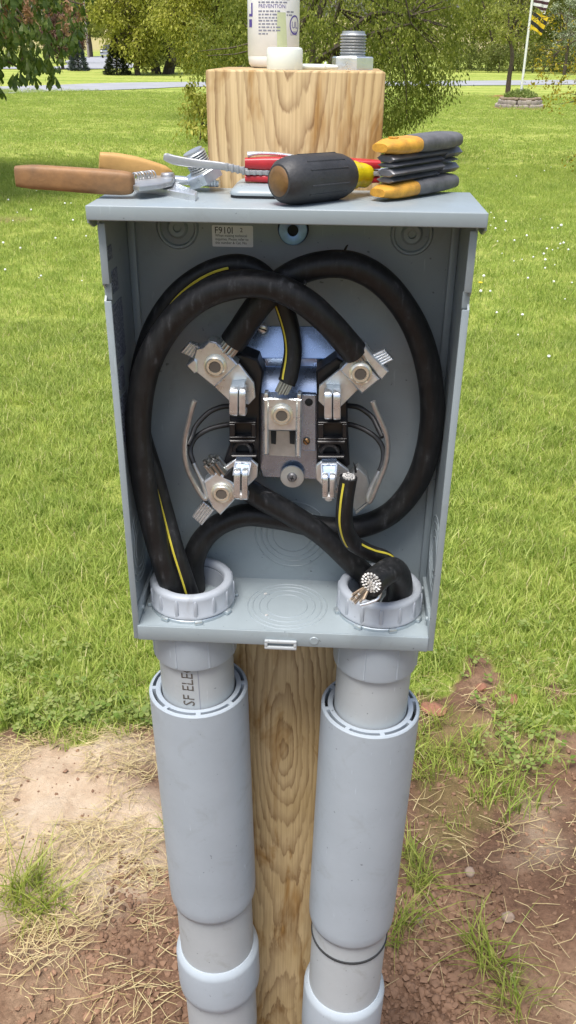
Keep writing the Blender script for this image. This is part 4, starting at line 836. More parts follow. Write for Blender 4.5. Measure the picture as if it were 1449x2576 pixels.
mb = MB(); mb.add(*lathe([(0.004, 0), (0.004, 0.0008), (0.0, 0.0010)], hx(0.004, 0.0434), (0, 0, 1), 6)); part(t, 'pivot_screw', mb, M['orange'])
for k, (z, s0, s1, th, off) in enumerate(((0.0145, -0.004, 0.056, 0.0046, 0.0), (0.0200, -0.006, 0.060, 0.0060, 0.002), (0.0252, -0.005, 0.060, 0.0034, 0.001), (0.0300, -0.006, 0.064, 0.0062, 0.001), (0.0170, 0.062, 0.083, 0.0080, 0.000), (0.0230, 0.062, 0.081, 0.0030, 0.000), (0.0285, 0.064, 0.084, 0.0082, 0.001))):
    hexs = [hx(s0, z) + side * off + np.array([0, 0, 1]) * (th / 2 * math.cos(rad(60 * q + 30))) + side * (0.0085 * math.sin(rad(60 * q + 30))) for q in range(6)]
    mb = MB(); mb.add(*prism(hexs, dv * (s1 - s0), 0.0008)); part(t, 'hex_key', mb, M['hexkey'])
# wire strippers
n0 = pz(338, 462, ZT + 0.0105); e0 = py(42, 443, 0.022)
t = thing('wire_strippers', 'wire strippers with two worn tan handles lying across the hood corner', 'wire strippers', (n0[0], n0[1], ZB + ZT))
hp = spline([e0, e0 * 0.7 + n0 * 0.3 + np.array([0, -0.001, 0.0004]), e0 * 0.35 + n0 * 0.65, n0 * 0.93 + e0 * 0.07, n0], 6)
mb = MB(); mb.add(*sweep(hp, [(0.009, 0.0145), (0.0125, 0.0172), (0.0130, 0.0172), (0.0130, 0.0176), (0.0130, 0.0178), (0.0125, 0.0170), (0.0105, 0.0145), (0.0060, 0.0080)], seg=24, p=4.0)); part(t, 'handle', mb, M['tan'], label='grimy tan handle', sharp=60)
n1 = pz(432, 438, ZT + 0.0100); e1 = py(250, 404, 0.072)
mb = MB(); mb.add(*sweep(spline([e1, e1 * .6 + n1 * .4 + np.array([0, 0, .0008]), e1 * .2 + n1 * .8, n1], 8), [(0.010, 0.0125), (0.0130, 0.0150), (0.0130, 0.0150), (0.0130, 0.0135), (0.0120, 0.0110), (0.0060, 0.0050)], seg=24, p=4.0)); part(t, 'handle', mb, M['tan2'], label='cleaner yellow tan handle', sharp=60)
mb = MB(); mb.add(*prism_zdown([(335, 468), (385, 470), (490, 489), (497, 481), (440, 458), (400, 445), (360, 446)], ZT + 0.0050, 0.0050, 0.0006)); part(t, 'lower_jaw', mb, M['steel'])
mb = MB(); mb.add(*prism_zdown([(328, 457), (345, 446), (380, 440), (425, 438), (438, 444), (432, 456), (400, 463), (350, 468), (332, 465)], ZT + 0.0100, 0.0036, 0.0006)); part(t, 'pivot_plate', mb, M['dullalu'])
mb = MB(); mb.add(*lathe([(0.0056, 0), (0.0056, 0.0022), (0.0050, 0.0030), (0, 0.0032)], pz(422, 445, ZT + 0.0098), (0, 0, 1), 24)); part(t, 'pivot_bolt', mb, M['rod'])
ja, jb = pz(438, 452, ZT + 0.0070), pz(552, 462, ZT + 0.0050)
mb = MB(); mb.add(*sweep([ja, ja * .5 + jb * .5, jb], [(0.011, 0.006), (0.010, 0.006), (0.007, 0.005)], seg=16, p=5)); uj = part(t, 'upper_jaw', mb, M['alu'])
for k in range(9):
    q = ja + (jb - ja) * (0.42 + 0.06 * k); mb = MB(); mb.add(*box(q + np.array([0, -0.0006, 0.0010]), (0.0022, 0.0102, 0.0064), rot=rotz(0.1), bevel=0.0006)); part(uj, 'tooth', mb, M['alu'])
ca, cb = pz(338, 446, ZT + 0.0120), pz(388, 439, ZT + 0.0120); X, Y, A3 = frame(cb - ca); hl = [ca + (cb - ca) * s + 0.0032 * (X * math.cos(s * 44) + Y * math.sin(s * 44)) for s in np.linspace(0, 1, 84)]
mb = MB(); mb.add(*tube(hl, 0.0006, 6)); part(t, 'spring', mb, M['rod'])
# red folding multi-tool behind the screwdriver
r0_, r1_ = py(617, 432, 0.058), py(955, 436, 0.064); zc = ZB + LT + 0.0086
t = thing('multi_tool', 'red folding multi-tool with a silver blade swung out, lying behind the screwdriver', 'multi-tool', (r0_[0], r0_[1], zc))
def rp(s, dz): q = r0_ + (r1_ - r0_) * s; q = q.copy(); q[2] = zc + dz; return q
mb = MB(); mb.add(*sweep([rp(s, 0.0035) for s in np.linspace(0, 1, 8)], [(0.012, 0.005), (0.016, 0.0066), (0.016, 0.0066), (0.016, 0.0066), (0.016, 0.0066), (0.012, 0.005)], seg=20, p=4)); part(t, 'lower_scale', mb, M['red'], sharp=60)
mb = MB(); mb.add(*sweep([rp(s, 0.0142) for s in np.linspace(0, 1, 8)], [(0.011, 0.0075), (0.016, 0.0102), (0.016, 0.0102), (0.016, 0.0095), (0.016, 0.0085), (0.012, 0.006)], seg=20, p=4)); part(t, 'upper_scale', mb, M['red'], sharp=60)
mb = MB(); mb.add(*sweep([rp(s, 0.0080) for s in np.linspace(0.005, 0.99, 4)], [(0.0150, 0.0036)], seg=12, p=6)); ln = part(t, 'liner', mb, M['satin'])
for k in range(4):
    q = rp(0.03 + 0.045 * k, 0.0080); q[1] -= 0.0072; mb = MB(); mb.add(*box(q, (0.0026, 0.0012, 0.0036), bevel=0.0004)); part(ln, 'hinge_leaf', mb, M['satin'])
kp = rp(0.06, 0.0205); mb = MB(); mb.add(*tube(spline([kp + np.array([-.004, -.002, 0]), kp + np.array([.004, -.002, .001]), kp + np.array([.02, 0, .0004]), kp + np.array([.032, 0, -0.001])], 4), [0.0022, 0.0013, 0.0013, 0.0012], 8)); part(t, 'pocket_clip', mb, M['alu'])
bl = spline([rp(0.02, 0.0085) + np.array([0, -0.004, 0]), py(560, 418, 0.054), py(500, 412, 0.053), py(445, 404, 0.052), py(420, 396, 0.052), py(412, 394, 0.052)], 6)
mb = MB(); mb.add(*sweep(bl, [(0.0030, 0.0048), (0.0030, 0.0056), (0.0030, 0.0064), (0.0030, 0.0070), (0.0036, 0.0062), (0.0030, 0.0040)], seg=14, p=4)); bd = part(t, 'blade', mb, M['satin'])
for k in range(4):
    q = bl[0] + (bl[6] - bl[0]) * (0.16 + 0.22 * k); mb = MB(); mb.add(*box(q, (0.0022, 0.0042, 0.0060), bevel=0.0006)); part(bd, 'blade_notch', mb, M['satin'])
# threaded plugs
def plug(loc, rot, label, s=1.0):
    t = thing('threaded_plug', label, 'threaded plug', loc); c = np.array(loc, float)
    def place(vf): v, f = vf; return (v @ rot.T) * s + c, f
    hx_ = [np.array([0.0185 * math.cos(rad(60 * k + 30 + 8)), 0.0185 * math.sin(rad(60 * k + 30 + 8)), 0.0100]) for k in range(6)]
    mb = MB(); mb.add(*place(prism(hx_, (0, 0, -0.0100), 0.0010))); part(t, 'hex_head', mb, M['alu'])
    prof = [(0.0102, 0.0095)]
    for k in range(8): z = 0.0105 + k * 0.0022; prof += [(0.0112, z), (0.0097, z + 0.0011)]
    prof += [(0.0094, 0.0290), (0.0, 0.0290)]
    mb = MB(); mb.add(*place(lathe(prof, (0, 0, 0), (0, 0, 1), 40))); part(t, 'thread', mb, M['dullalu'], sharp=25)
    return t
pp = py(886, 172, 0.158); plug((pp[0], 0.160, ZB + PZT), rotz(0.05), 'bright metal threaded plug standing on top of the timber post', 0.98)
pc = py(520, 452, 0.075); plug((pc[0], 0.074, ZB + LT + 0.0075), roty(-0.42) @ rotx(0.15), 'bright metal threaded plug tipped over on the hood against the post', 0.85)

# ================================================================== ON TOP OF THE POST
bt = py(688, 165, 0.198); bc = np.array([bt[0], 0.198, ZB + PZT]); rbt = 0.0221
t = thing('plastic_bottle', 'white plastic bottle with small blue print standing on top of the post', 'bottle', bc)
mb = MB(); mb.add(*lathe([(0.0, 0.0012), (0.0165, 0.0), (0.0195, 0.0008), (0.0214, 0.0032), (rbt, 0.0075), (rbt, 0.098), (0.0205, 0.106), (0.0150, 0.112), (0.0125, 0.114), (0.0125, 0.124), (0.0, 0.124)], bc, (0, 0, 1), 56)); bo = part(t, 'body', mb, M['bottle'], sharp=60)
mb = MB(); mb.add(*ringlathe([(rbt, 0.0095), (rbt + 0.0003, 0.010), (rbt + 0.0003, 0.094), (rbt, 0.0945)], bc, (0, 0, 1), 56)); lab = part(t, 'label', mb, M['white'])
vdir = math.atan2(CAM[1] - bc[1], CAM[0] - bc[0])
def wrap(body, size, u, z, mat, align='LEFT', sx=1.0, space=1.0, rot=False, R=rbt + 0.00045):
    v, f = text_mesh(body, size, space, align)
    x, y = (v[:, 0], v[:, 1]) if not rot else (-v[:, 1], v[:, 0])
    a = vdir + (u + x * sx) / R; mb = MB(); mb.add(np.stack([bc[0] + R * np.cos(a), bc[1] + R * np.sin(a), bc[2] + z + y], 1), f); part(lab, 'lettering', mb, mat, smooth=False, recalc=False)
def bh(y): return py(688, y, bc[1] - rbt)[2] - bc[2]
wrap('PREVENTION:', 0.0040, -0.0135, bh(20), M['purple'])
def fine_print(u, z, rows, width, seed):            # unreadable small print: rows of word-length strokes
    rg = random.Random(seed); vv = []; fs = []; R = rbt + 0.00045
    for k in range(rows):
        x = u
        while x < u + width * rg.uniform(.85, 1):
            wl = rg.uniform(.0012, .0038); zz = z - k * .0024
            for i in range(4):
                an = vdir + (x + wl * i / 3) / R
                for dz in (0, .0011): vv.append((bc[0] + R * math.cos(an), bc[1] + R * math.sin(an), bc[2] + zz + dz))
            n0_ = len(vv) - 8; fs += [(n0_ + 2 * i, n0_ + 2 * i + 2, n0_ + 2 * i + 3, n0_ + 2 * i + 1) for i in range(3)]; x += wl + .0009
    mb = MB(); mb.add(vv, fs); part(lab, 'fine_print', mb, M['greyink'], recalc=False)
fine_print(-0.0135, bh(30), 3, 0.0175, 1); fine_print(-0.0135, bh(54), 4, 0.0170, 2); fine_print(-0.0135, bh(87), 1, 0.0100, 3); fine_print(-0.0135, bh(-1), 2, 0.0260, 4); fine_print(0.0115, bh(31), 2, 0.0070, 5)
zu = bh(62)
wrap('UL', 0.0072, 0.0210, zu - 0.0024, M['purple'], 'CENTER', sx=0.95)
wrap('LISTED', 0.0040, 0.0205, bh(88), M['purple'], 'CENTER', sx=0.80)
R = rbt + 0.00045; vv = []; fs = []
for k in range(33):
    a = 2 * math.pi * k / 32
    for rr in (0.0064, 0.0053): an = vdir + (0.0210 + rr * math.cos(a)) / R; vv.append((bc[0] + R * math.cos(an), bc[1] + R * math.sin(an), bc[2] + zu + rr * 1.15 * math.sin(a)))
for k in range(32): fs.append((2 * k, 2 * k + 1, 2 * k + 3, 2 * k + 2))
mb = MB(); mb.add(vv, fs); part(lab, 'listing_mark', mb, M['purple'], recalc=False)
for z0, z1, u0, u1 in ((.031, .037, -.0265, -.0215), (.039, .041, -.0265, -.0205), (.041, .049, -.0225, -.0205), (.052, .062, -.0265, -.0235), (.052, .054, -.0265, -.0205)):
    vv = []; R = rbt + .00045
    for i in range(4): an = vdir + (u0 + (u1 - u0) * i / 3) / R; vv += [(bc[0] + R * math.cos(an), bc[1] + R * math.sin(an), bc[2] + q) for q in (z0, z1)]
    mb = MB(); mb.add(vv, [(2 * i, 2 * i + 2, 2 * i + 3, 2 * i + 1) for i in range(3)]); part(lab, 'printed_stroke', mb, M['purple'], recalc=False)
mb = MB(); vv = []
for k in range(9):
    for z in (0.0115, 0.025, 0.042): an = vdir + (0.0030 + (0.0105 - 0.003 * z / 0.042) * k / 8) / (rbt + 0.0004); vv.append((bc[0] + (rbt + 0.0004) * math.cos(an), bc[1] + (rbt + 0.0004) * math.sin(an), bc[2] + z))
fs = [(k * 3 + q, k * 3 + q + 1, k * 3 + q + 4, k * 3 + q + 3) for k in range(8) for q in (0, 1)]; mb.add(vv, fs); part(lab, 'stain', mb, M['greenstain'], recalc=False)  # pale green reflection painted onto the label as a patch
cc = py(716, 174, 0.128); cc = np.array([cc[0], 0.128, ZB + PZT]); mb = MB(); mb.add(*lathe([(0.0, 0.0), (0.0142, 0.0), (0.0145, 0.0006), (0.0145, 0.0140), (0.0138, 0.0155), (0.0120, 0.0160), (0.0, 0.0160)], cc, (0, 0, 1), 40))
t = thing('bottle_cap', 'translucent white bottle cap lying in front of the bottle on the post', 'cap', cc); capo = part(t, 'cap_shell', mb, M['cap'])
na, nb_ = py(762, 171, 0.140), py(850, 170, 0.136); na[2] = nb_[2] = ZB + PZT + 0.0022
t = thing('wall_anchor', 'small white plastic anchor lying on the post between the cap and the plug', 'wall anchor', ((na + nb_) / 2 - np.array([0, 0, .0022])))
mb = MB(); mb.add(*tube([na, na * .4 + nb_ * .6, na * .05 + nb_ * .95, nb_], [0.0022, 0.0021, 0.0016, 0.0005], 10)); part(t, 'shank', mb, M['cap'])
q = na * .35 + nb_ * .65; mb = MB(); mb.add(*lathe([(0.0022, -0.0006), (0.0030, -0.0005), (0.0030, 0.0005), (0.0022, 0.0006)], q + np.array([0, 0, 0.0008]), nb_ - na, 12)); part(t, 'flange', mb, M['cap'])

# ================================================================== BACKGROUND THINGS
def limb_mesh(mb, path, r0, r1, seg=6): mb.add(*tube(path, [r0, (r0 * 2 + r1) / 3, r1], seg, cap=False))
def leaves(N, ctr, dirs, ln, wd, rng):
    """diamond leaves: centres, long axes, lengths, widths -> verts, quads"""
    d = dirs / (np.linalg.norm(dirs, axis=1)[:, None] + 1e-9); q = rng.normal(size=(N, 3)); s = np.cross(d, q); s /= np.linalg.norm(s, axis=1)[:, None] + 1e-9
    nrm = np.cross(d, s); L = ln[:, None]; W = wd[:, None]
    v = np.stack([ctr - d * L * .5, ctr - d * L * .05 + s * W * .5 + nrm * L * .06, ctr + d * L * .5, ctr - d * L * .05 - s * W * .5 + nrm * L * .06], 1).reshape(-1, 3)
    return v
def quads_obj(name, v, mat, parent=None, loc=None, k=4):
    me = bpy.data.meshes.new(name); n = len(v) // k; base = LOC[parent.name] if parent is not None else np.array(loc if loc is not None else (0, 0, 0), float)
    me.vertices.add(len(v)); me.vertices.foreach_set('co', (v - base).astype(np.float32).ravel()); me.loops.add(n * k); me.loops.foreach_set('vertex_index', np.arange(n * k, dtype=np.int32))
    me.polygons.add(n); me.polygons.foreach_set('loop_start', np.arange(0, n * k, k, dtype=np.int32)); me.polygons.foreach_set('loop_total', np.full(n, k, dtype=np.int32)); me.update(calc_edges=True); me.validate()
    me.materials.append(mat); o = bpy.data.objects.new(name, me); COL.objects.link(o)
    if parent is not None: o.parent = parent
    else: o.location = base
    return o
def tree(name, label, base, trunk_h, trunk_r, cc, cr, nclump, per, leaf, mat, seed, clump=0.5, droop=0.2, group=None, lowbias=0.0, shell=0.55, gap=0.0, cat='tree', bark='bark', twig=True, stems=1, aspect=0.45, cut=None):
    rng = np.random.default_rng(seed); base = np.array(base, float); base[2] = gh(base[0], base[1]) - 0.03
    t = thing(name, label, cat, base, group); cc = base + np.array(cc, float); cr = np.array(cr, float)
    P = []
    while len(P) < nclump:
        d = rng.normal(size=3); d /= np.linalg.norm(d); r = rng.uniform() ** (1 / 3) * (1 - shell) + shell if rng.uniform() < 0.75 else rng.uniform() ** .5
        p = cc + d * cr * min(r, 1.0) * (1 + 0.18 * mnoise.noise(Vector(d * 2.3 + seed)))
        if p[2] < base[2] + 0.25: continue
        if lowbias and p[2] > cc[2] and rng.uniform() < lowbias: continue
        if gap and mnoise.noise(Vector(p * (1.3 / clump) * 0.5) + Vector((seed, 0, 0))) < gap: continue
        if cut is not None and not cut(p): continue
        P.append(p)
    P = np.array(P); tr = MB(); fork = base + np.array([0, 0, trunk_h]); joints = []
    for s in range(stems):
        off = np.array([rng.normal() * trunk_r * 1.6, rng.normal() * trunk_r * 1.6, 0]) if stems > 1 else np.zeros(3)
        topc = cc + (P[rng.integers(len(P))] - cc) * 0.3; topc[2] = max(topc[2], fork[2] + 0.3)
        path = spline([base + off + np.array([0, 0, -0.1]), base + off * 1.3 + np.array([rng.normal() * .04, 0, trunk_h * .5]), fork + off * 2, (fork + topc) / 2 + rng.normal(size=3) * cr * .05, topc], 4)
        tr.add(*tube(path, [trunk_r * 1.25, trunk_r, trunk_r * .85, trunk_r * .5, trunk_r * .25], 9)); joints += list(path[8:])
    for k in range(9 if twig else 5):                 # main limbs
        e = P[rng.integers(len(P))]; s0 = joints[rng.integers(len(joints))]; md = (s0 + e) / 2 + np.array([0, 0, 0.12 * np.linalg.norm(e - s0)]) + rng.normal(size=3) * 0.05 * np.linalg.norm(e - s0)
        path = spline([s0, md, e], 5); limb_mesh(tr, path, trunk_r * .42, trunk_r * .10); joints += list(path[2:])
    J = np.array(joints)
    if twig:
        for p in P[:min(len(P), 170)]:
            s0 = J[np.argmin(np.linalg.norm(J - p, axis=1) + 0.0)]; md = (s0 + p) / 2 + rng.normal(size=3) * 0.06 * np.linalg.norm(p - s0)
            limb_mesh(tr, np.array([s0, md, p]), trunk_r * .10, trunk_r * .035, 4)
    part(t, 'trunk', tr, M[bark], recalc=False)
    n = nclump * per; ci = np.repeat(np.arange(nclump), per); cs = clump * rng.uniform(.6, 1.35, nclump)[ci]
    off = rng.normal(size=(n, 3)) * cs[:, None] * np.array([.5, .5, .38]); off[:, 2] -= droop * np.abs(rng.normal(size=n)) * cs
    ctr = P[ci] + off; keep = ctr[:, 2] > base[2] + 0.12
    if cut is not None: keep &= np.array([cut(q) for q in ctr])
    ctr = ctr[keep]; n = len(ctr); dirs = rng.normal(size=(n, 3)) * .8 + (ctr - P[ci][keep]) / clump; dirs[:, 2] -= droop * 2
    ln = leaf * rng.uniform(.6, 1.3, n); v = leaves(n, ctr, dirs, ln, ln * aspect, rng)
    quads_obj('crown', v, M[mat] if isinstance(mat, str) else mat, t); return t
def at(x, y): return pg(x, y)
def scale_at(P): return np.linalg.norm(np.array(P) - CAM) / FPX     # metres per photo pixel at that place
# weeping green tree right behind the post
D15 = pg(775, 300); D15 = CAM + (D15 - CAM) * 1.0
def dpx(x, dist): d = ray(x, 200); d = d / math.hypot(d[0], d[1]); return CAM + d * dist
wt = dpx(770, 15.0)
tree('weeping_tree', 'spreading olive green tree whose drooping boughs nearly reach the lawn behind the post', wt, 0.75, 0.13, (0.40, 0, 1.95), (2.15, 1.9, 1.95), 270, 210, 0.052, 'leafbig', 11, clump=0.27, droop=0.8, lowbias=0.4, shell=0.35, gap=-0.22, cut=lambda p: p[2] > (1.08 if p[0] < wt[0] - 0.1 else 0.3 + 0.55 * max(0.0, p[0] - wt[0] - 1.35)))
# low side boughs of the same habit further right reach the ground by the lawn
yt = np.array([pg(505, 190)[0] * 0.42, 0, 0]); py_ = dpx(535, 23.0)
tree('yellow_green_tree', 'bright yellow green young tree left of the weeping tree behind the post', (py_[0], py_[1], 0), 0.75, 0.12, (0.0, 0, 3.05), (1.2, 1.3, 2.2), 230, 190, 0.078, 'leafyel', 12, clump=0.34, droop=0.45, lowbias=0.4, shell=0.35, gap=-0.2, cut=lambda p: p[2] > 1.0)
p = CAM + ray(478, 235) / np.linalg.norm(ray(478, 235)) * 17
tree('yellow_green_shrub', 'small yellow green shrub at the left edge of the post by the driveway', (p[0] + 0.15, p[1], 0), 0.12, 0.025, (0, 0, 0.55), (0.33, 0.33, 0.55), 24, 60, 0.085, 'leafyel', 13, clump=0.17, droop=0.5, cat='shrub')
# red-flowered chestnut reaching in from the left
def chestnut():
    b = dpx(-385, 12.2); b[2] = gh(b[0], b[1]); t = thing('chestnut_tree', 'horse chestnut with big drooping leaves and salmon flower spikes reaching over the lawn', 'tree', b)
    rng = np.random.default_rng(5); tr = MB(); tr.add(*tube(spline([b + (0, 0, -.1), b + (0, 0, 1.2), b + (.1, 0, 2.4), b + (.2, 0, 4.5)], 4), [.24, .2, .18, .1], 10)); cen = b + np.array([0.45, 0, 2.15])
    tips = []; V8 = []; FL = []
    while len(tips) < 2200:
        d = rng.normal(size=3); d /= np.linalg.norm(d); p = cen + d * np.array([2.35, 2.3, 1.75]) * rng.uniform(.62, 1.0)
        if p[2] < 1.07 + 0.2 * rng.uniform() or (p[2] > 2.4 and rng.uniform() < .5): continue
        if p[1] > 12.6 and rng.uniform() < .5: continue
        tips.append(p)
    for k, p in enumerate(tips):
        if k < 90:
            s0 = b + np.array([0, 0, rng.uniform(1.2, 3.6)]); tr.add(*tube(spline([s0, (s0 + p) / 2 + (0, 0, .35), p], 4), [.05, .025, .007], 5, cap=False))
        fac = rng.uniform(0, 6.28); sz = rng.uniform(.085, .17); nl = int(rng.integers(5, 8))
        for q in range(nl):                               # palmate: drooping obovate leaflets
            a = fac + (q - nl / 2) * 0.75; d = np.array([math.cos(a), math.sin(a), -rng.uniform(.9, 2.2)]); d /= np.linalg.norm(d); s = np.cross(d, (0, 0, 1)); s /= np.linalg.norm(s); up = np.cross(s, d)
            L = sz * rng.uniform(.75, 1.1); o = p + rng.normal(size=3) * 0.01
            def pt(x, y, z=0): return o + d * L * x + s * L * y + up * L * z
            V8 += [pt(0, 0), pt(.45, .12, .025), pt(.45, -.12, .025), pt(0.02, -.01)]
            V8 += [pt(.45, .12, .025), pt(.78, .20, 0), pt(.78, -.20, 0), pt(.45, -.12, .025)]
            V8 += [pt(.78, .20, 0), pt(1.0, .05, -.08), pt(1.0, -.05, -.08), pt(.78, -.20, 0)]
        if rng.uniform() < .11 and p[2] > 1.2:
            for q in range(46):
                z = rng.uniform(0, .20); r = .045 * (1 - z / .25); c = p + np.array([rng.normal() * r, rng.normal() * r, z]); e1, e2 = rng.normal(size=3) * .013, rng.normal(size=3) * .013; FL += [c - e1, c - e2, c + e1, c + e2]
    part(t, 'trunk', tr, M['bark'], recalc=False); quads_obj('crown', np.array(V8), M['chestnut'], t); quads_obj('flower_spikes', np.array(FL), M['blossom'], t)
chestnut()
# trees beyond the driveway
G2 = 'trees beyond the driveway'
def far(name, label, x, y, dist, wpx, hpx, top_px, mat, seed, trunk=0.6, nc=90, per=90, leaf=0.2, stems=1, trunk_r=None, cat='tree', droop=.3, group=G2, lowbias=.35, bark='bark', z0=None, gap=0.0):
    d = ray(x, y); P = CAM + d * (dist / np.linalg.norm(d)); s = dist / FPX; w_, h_ = wpx * s / 2, hpx * s / 2
    low = trunk if z0 is None else z0
    return tree(name, label, (P[0], P[1], 0), trunk + .3, trunk_r or 0.03 * h_ + 0.05, (0, 0, low + h_), (w_, w_ * .8, h_), nc, per, leaf, mat, seed, clump=max(.3, w_ * .24), droop=droop, group=group, lowbias=lowbias, shell=.4, cat=cat, bark=bark, stems=stems, gap=gap)
far('round_tree', 'round light green lawn tree with a short trunk beside the dark evergreen bush', 348, 185, 58, 170, 260, 0, 'leafyel', 21, trunk=.5, nc=160, per=110, leaf=.20)
far('twin_trunk_tree', 'green tree on thick twin trunks just beyond the driveway', 405, 185, 61, 190, 300, 0, 'leafmid', 22, trunk=.75, nc=140, per=100, leaf=.22, stems=3, trunk_r=.26)
def conifer(name, label, x, y, dist, wpx, hpx, mat, seed, n=5200, L=.16):
    d = ray(x, y); P = CAM + d * (dist / np.linalg.norm(d)); P[2] = gh(P[0], P[1]); s = dist / FPX; H, R = hpx * s, wpx * s / 2; rng = np.random.default_rng(seed)
    t = thing(name, label, 'evergreen', P); tr = MB(); tr.add(*tube([P + (0, 0, -.05), P + (0, 0, H * .5), P + (0, 0, H)], [.07, .05, .01], 7)); part(t, 'trunk', tr, M['bark'])
    z = rng.uniform(0, 1, n) ** 1.3; a = rng.uniform(0, 6.283, n); tier = .72 + .28 * np.abs(np.sin(z * 22 + a * 2)); r = R * (1 - z) ** .75 * tier * rng.uniform(.3, 1, n) ** .4
    ctr = P + np.stack([r * np.cos(a), r * np.sin(a), .04 + z * H * .97], 1); dirs = np.stack([np.cos(a), np.sin(a), np.full(n, .25)], 1) + rng.normal(size=(n, 3)) * .35
    quads_obj('needles', leaves(n, ctr, dirs, L * rng.uniform(.6, 1.3, n), L * .28 * np.ones(n), rng), M[mat], t); return t
conifer('evergreen_bush', 'dark cone-shaped evergreen bush beyond the driveway beside the road', 295, 189, 58, 66, 78, 'needle', 31)
conifer('blue_spruce', 'small blue spruce beside the purple-leaved tree', 198, 176, 66, 52, 70, 'needleblue', 32)
far('purple_tree', 'purple-leaved tree standing beside the blue spruce', 160, 178, 70, 100, 118, 0, 'leafpurple', 33, trunk=.4, nc=80, per=110, leaf=.17, group=None)
far('roadside_tree', 'green tree with a dark trunk beside the utility pole across the road', 228, 132, 150, 95, 190, 0, 'leafmid', 34, trunk=2.4, nc=90, per=80, leaf=.45, trunk_r=.28)
far('roadside_tree', 'thin tree left of the utility pole across the road', 208, 131, 155, 60, 170, 0, 'leafmid', 35, trunk=2.2, nc=60, per=70, leaf=.45, trunk_r=.2)
woods = [(60, 172, 95, 230, 320, 'leafmid', 'broad green tree mostly hidden behind the chestnut boughs'), (255, 97, 300, 130, 150, 'leafdark', 'hazy dark green tree at the top of the far field'), (205, 99, 310, 140, 170, 'leafmid', 'green tree on the far field edge behind the utility pole'), (300, 96, 290, 110, 140, 'leafmid', 'light tree at the far field edge behind the pickup truck'),
         (450, 179, 92, 220, 330, 'leafdark', 'dark green tree behind the twin-trunked tree'), (560, 178, 88, 240, 330, 'leafmid', 'green tree filling the gap behind the yellow green tree'), (690, 177, 95, 260, 340, 'leafdark', 'dark tree behind the bottle on the post'),
         (830, 178, 86, 250, 330, 'leafmid', 'mid green tree behind the threaded plug on the post'), (960, 178, 92, 250, 340, 'leafdark', 'dark green tree behind the weeping tree boughs'), (1070, 178, 82, 240, 330, 'leafmid', 'green tree at the wood edge left of the flagpole'),
         (1180, 178, 88, 240, 340, 'leafbig', 'olive tree at the wood edge near the small mulched tree'), (1285, 180, 80, 220, 330, 'leafmid', 'green tree at the wood edge behind the flagpole'), (1385, 180, 84, 230, 330, 'leafbig', 'olive tree at the wood edge right of the flagpole'), (1480, 180, 78, 220, 330, 'leafdark', 'dark tree at the wood edge beside the gold-budded tree')]
for k, (x, y, dd, wp, hp, mt_, lb) in enumerate(woods): far('wood_edge_tree', lb, x, y, dd, wp, hp, 0, mt_, 60 + k, trunk=.7 if dd < 200 else .4, nc=110, per=80, leaf=.30 if dd < 200 else .8, trunk_r=.2, lowbias=.4, z0=.25)
for k, (x, wp) in enumerate(((1255, 90), (1340, 120), (1430, 120), (1150, 110), (520, 120), (440, 90))):
    far('dark_bush', ['dark leafy bush under the trees right behind the flagpole', 'dark leafy bush under the wood edge right of the flagpole', 'dark leafy bush at the wood edge by the gold-budded tree', 'dark leafy bush in the shade left of the flagpole', 'dark bush under the trees behind the yellow green tree', 'low dark bush behind the twin-trunked tree'][k], x, 180, 74, wp, 60, 0, 'leafdark', 90 + k, trunk=.1, nc=40, per=80, leaf=.16, trunk_r=.04, cat='bush', group='bushes along the wood edge', lowbias=0, z0=.05)
far('pale_blossom_tree', 'pale blossoming tree at the wood edge far right of the flagpole', 1420, 180, 70, 90, 130, 0, 'leafpale', 98, trunk=1.4, nc=40, per=70, leaf=.14, z0=1.2)
# sparse gold-budded tree at the right edge, nearer
def budded():
    rng = np.random.default_rng(8); b = np.array([5.35, 12.8, 0]); b[2] = gh(*b[:2]) - .02; t = thing('gold_budded_tree', 'sparse tree with bare arching twigs and gold leaf buds right of the flagpole', 'tree', b); tr = MB(); tr.add(*tube(spline([b + (0, 0, -.1), b + (.05, 0, .8), b + (0, 0, 1.6), b + (.1, 0, 3.2)], 4), [.11, .09, .08, .03], 8)); C = []
    def br(s, d, L, r, lvl):
        pts = [s]; q = s.copy(); dd = d / np.linalg.norm(d)
        for i in range(5): dd = dd + rng.normal(size=3) * .16 + np.array([0, 0, -.07]); dd /= np.linalg.norm(dd); q = q + dd * L / 5; pts.append(q)
        if min(p[2] for p in pts) < b[2] + .25: return
        tr.add(*tube(spline(pts, 2), [r, r * .6, r * .25], 5, cap=False))
        if lvl < 2:
            for k in range(5 if lvl == 0 else 4): i = rng.integers(1, 6); br(pts[i], dd + rng.normal(size=3) * .7, L * .5, r * .45, lvl + 1)
        if lvl > 0:
            for k in range(10): C.append(pts[rng.integers(1, 6)] + rng.normal(size=3) * .05)
    for k in range(26):
        a = rng.uniform(1.6, 4.7) if k < 18 else rng.uniform(0, 6.28); br(b + np.array([0, 0, rng.uniform(.5, 3.0)]), np.array([math.cos(a), math.sin(a) * .8, rng.uniform(-.1, .5)]), rng.uniform(1.1, 2.0), .028, 0)
    part(t, 'trunk', tr, M['bark'], recalc=False); C = np.array(C); C = np.repeat(C, 5, 0) + rng.normal(size=(len(C) * 5, 3)) * .035; n = len(C)
    quads_obj('crown', leaves(n, C, rng.normal(size=(n, 3)), .05 * rng.uniform(.5, 1.3, n), np.full(n, .025), rng), M['leafgold'], t)
budded()
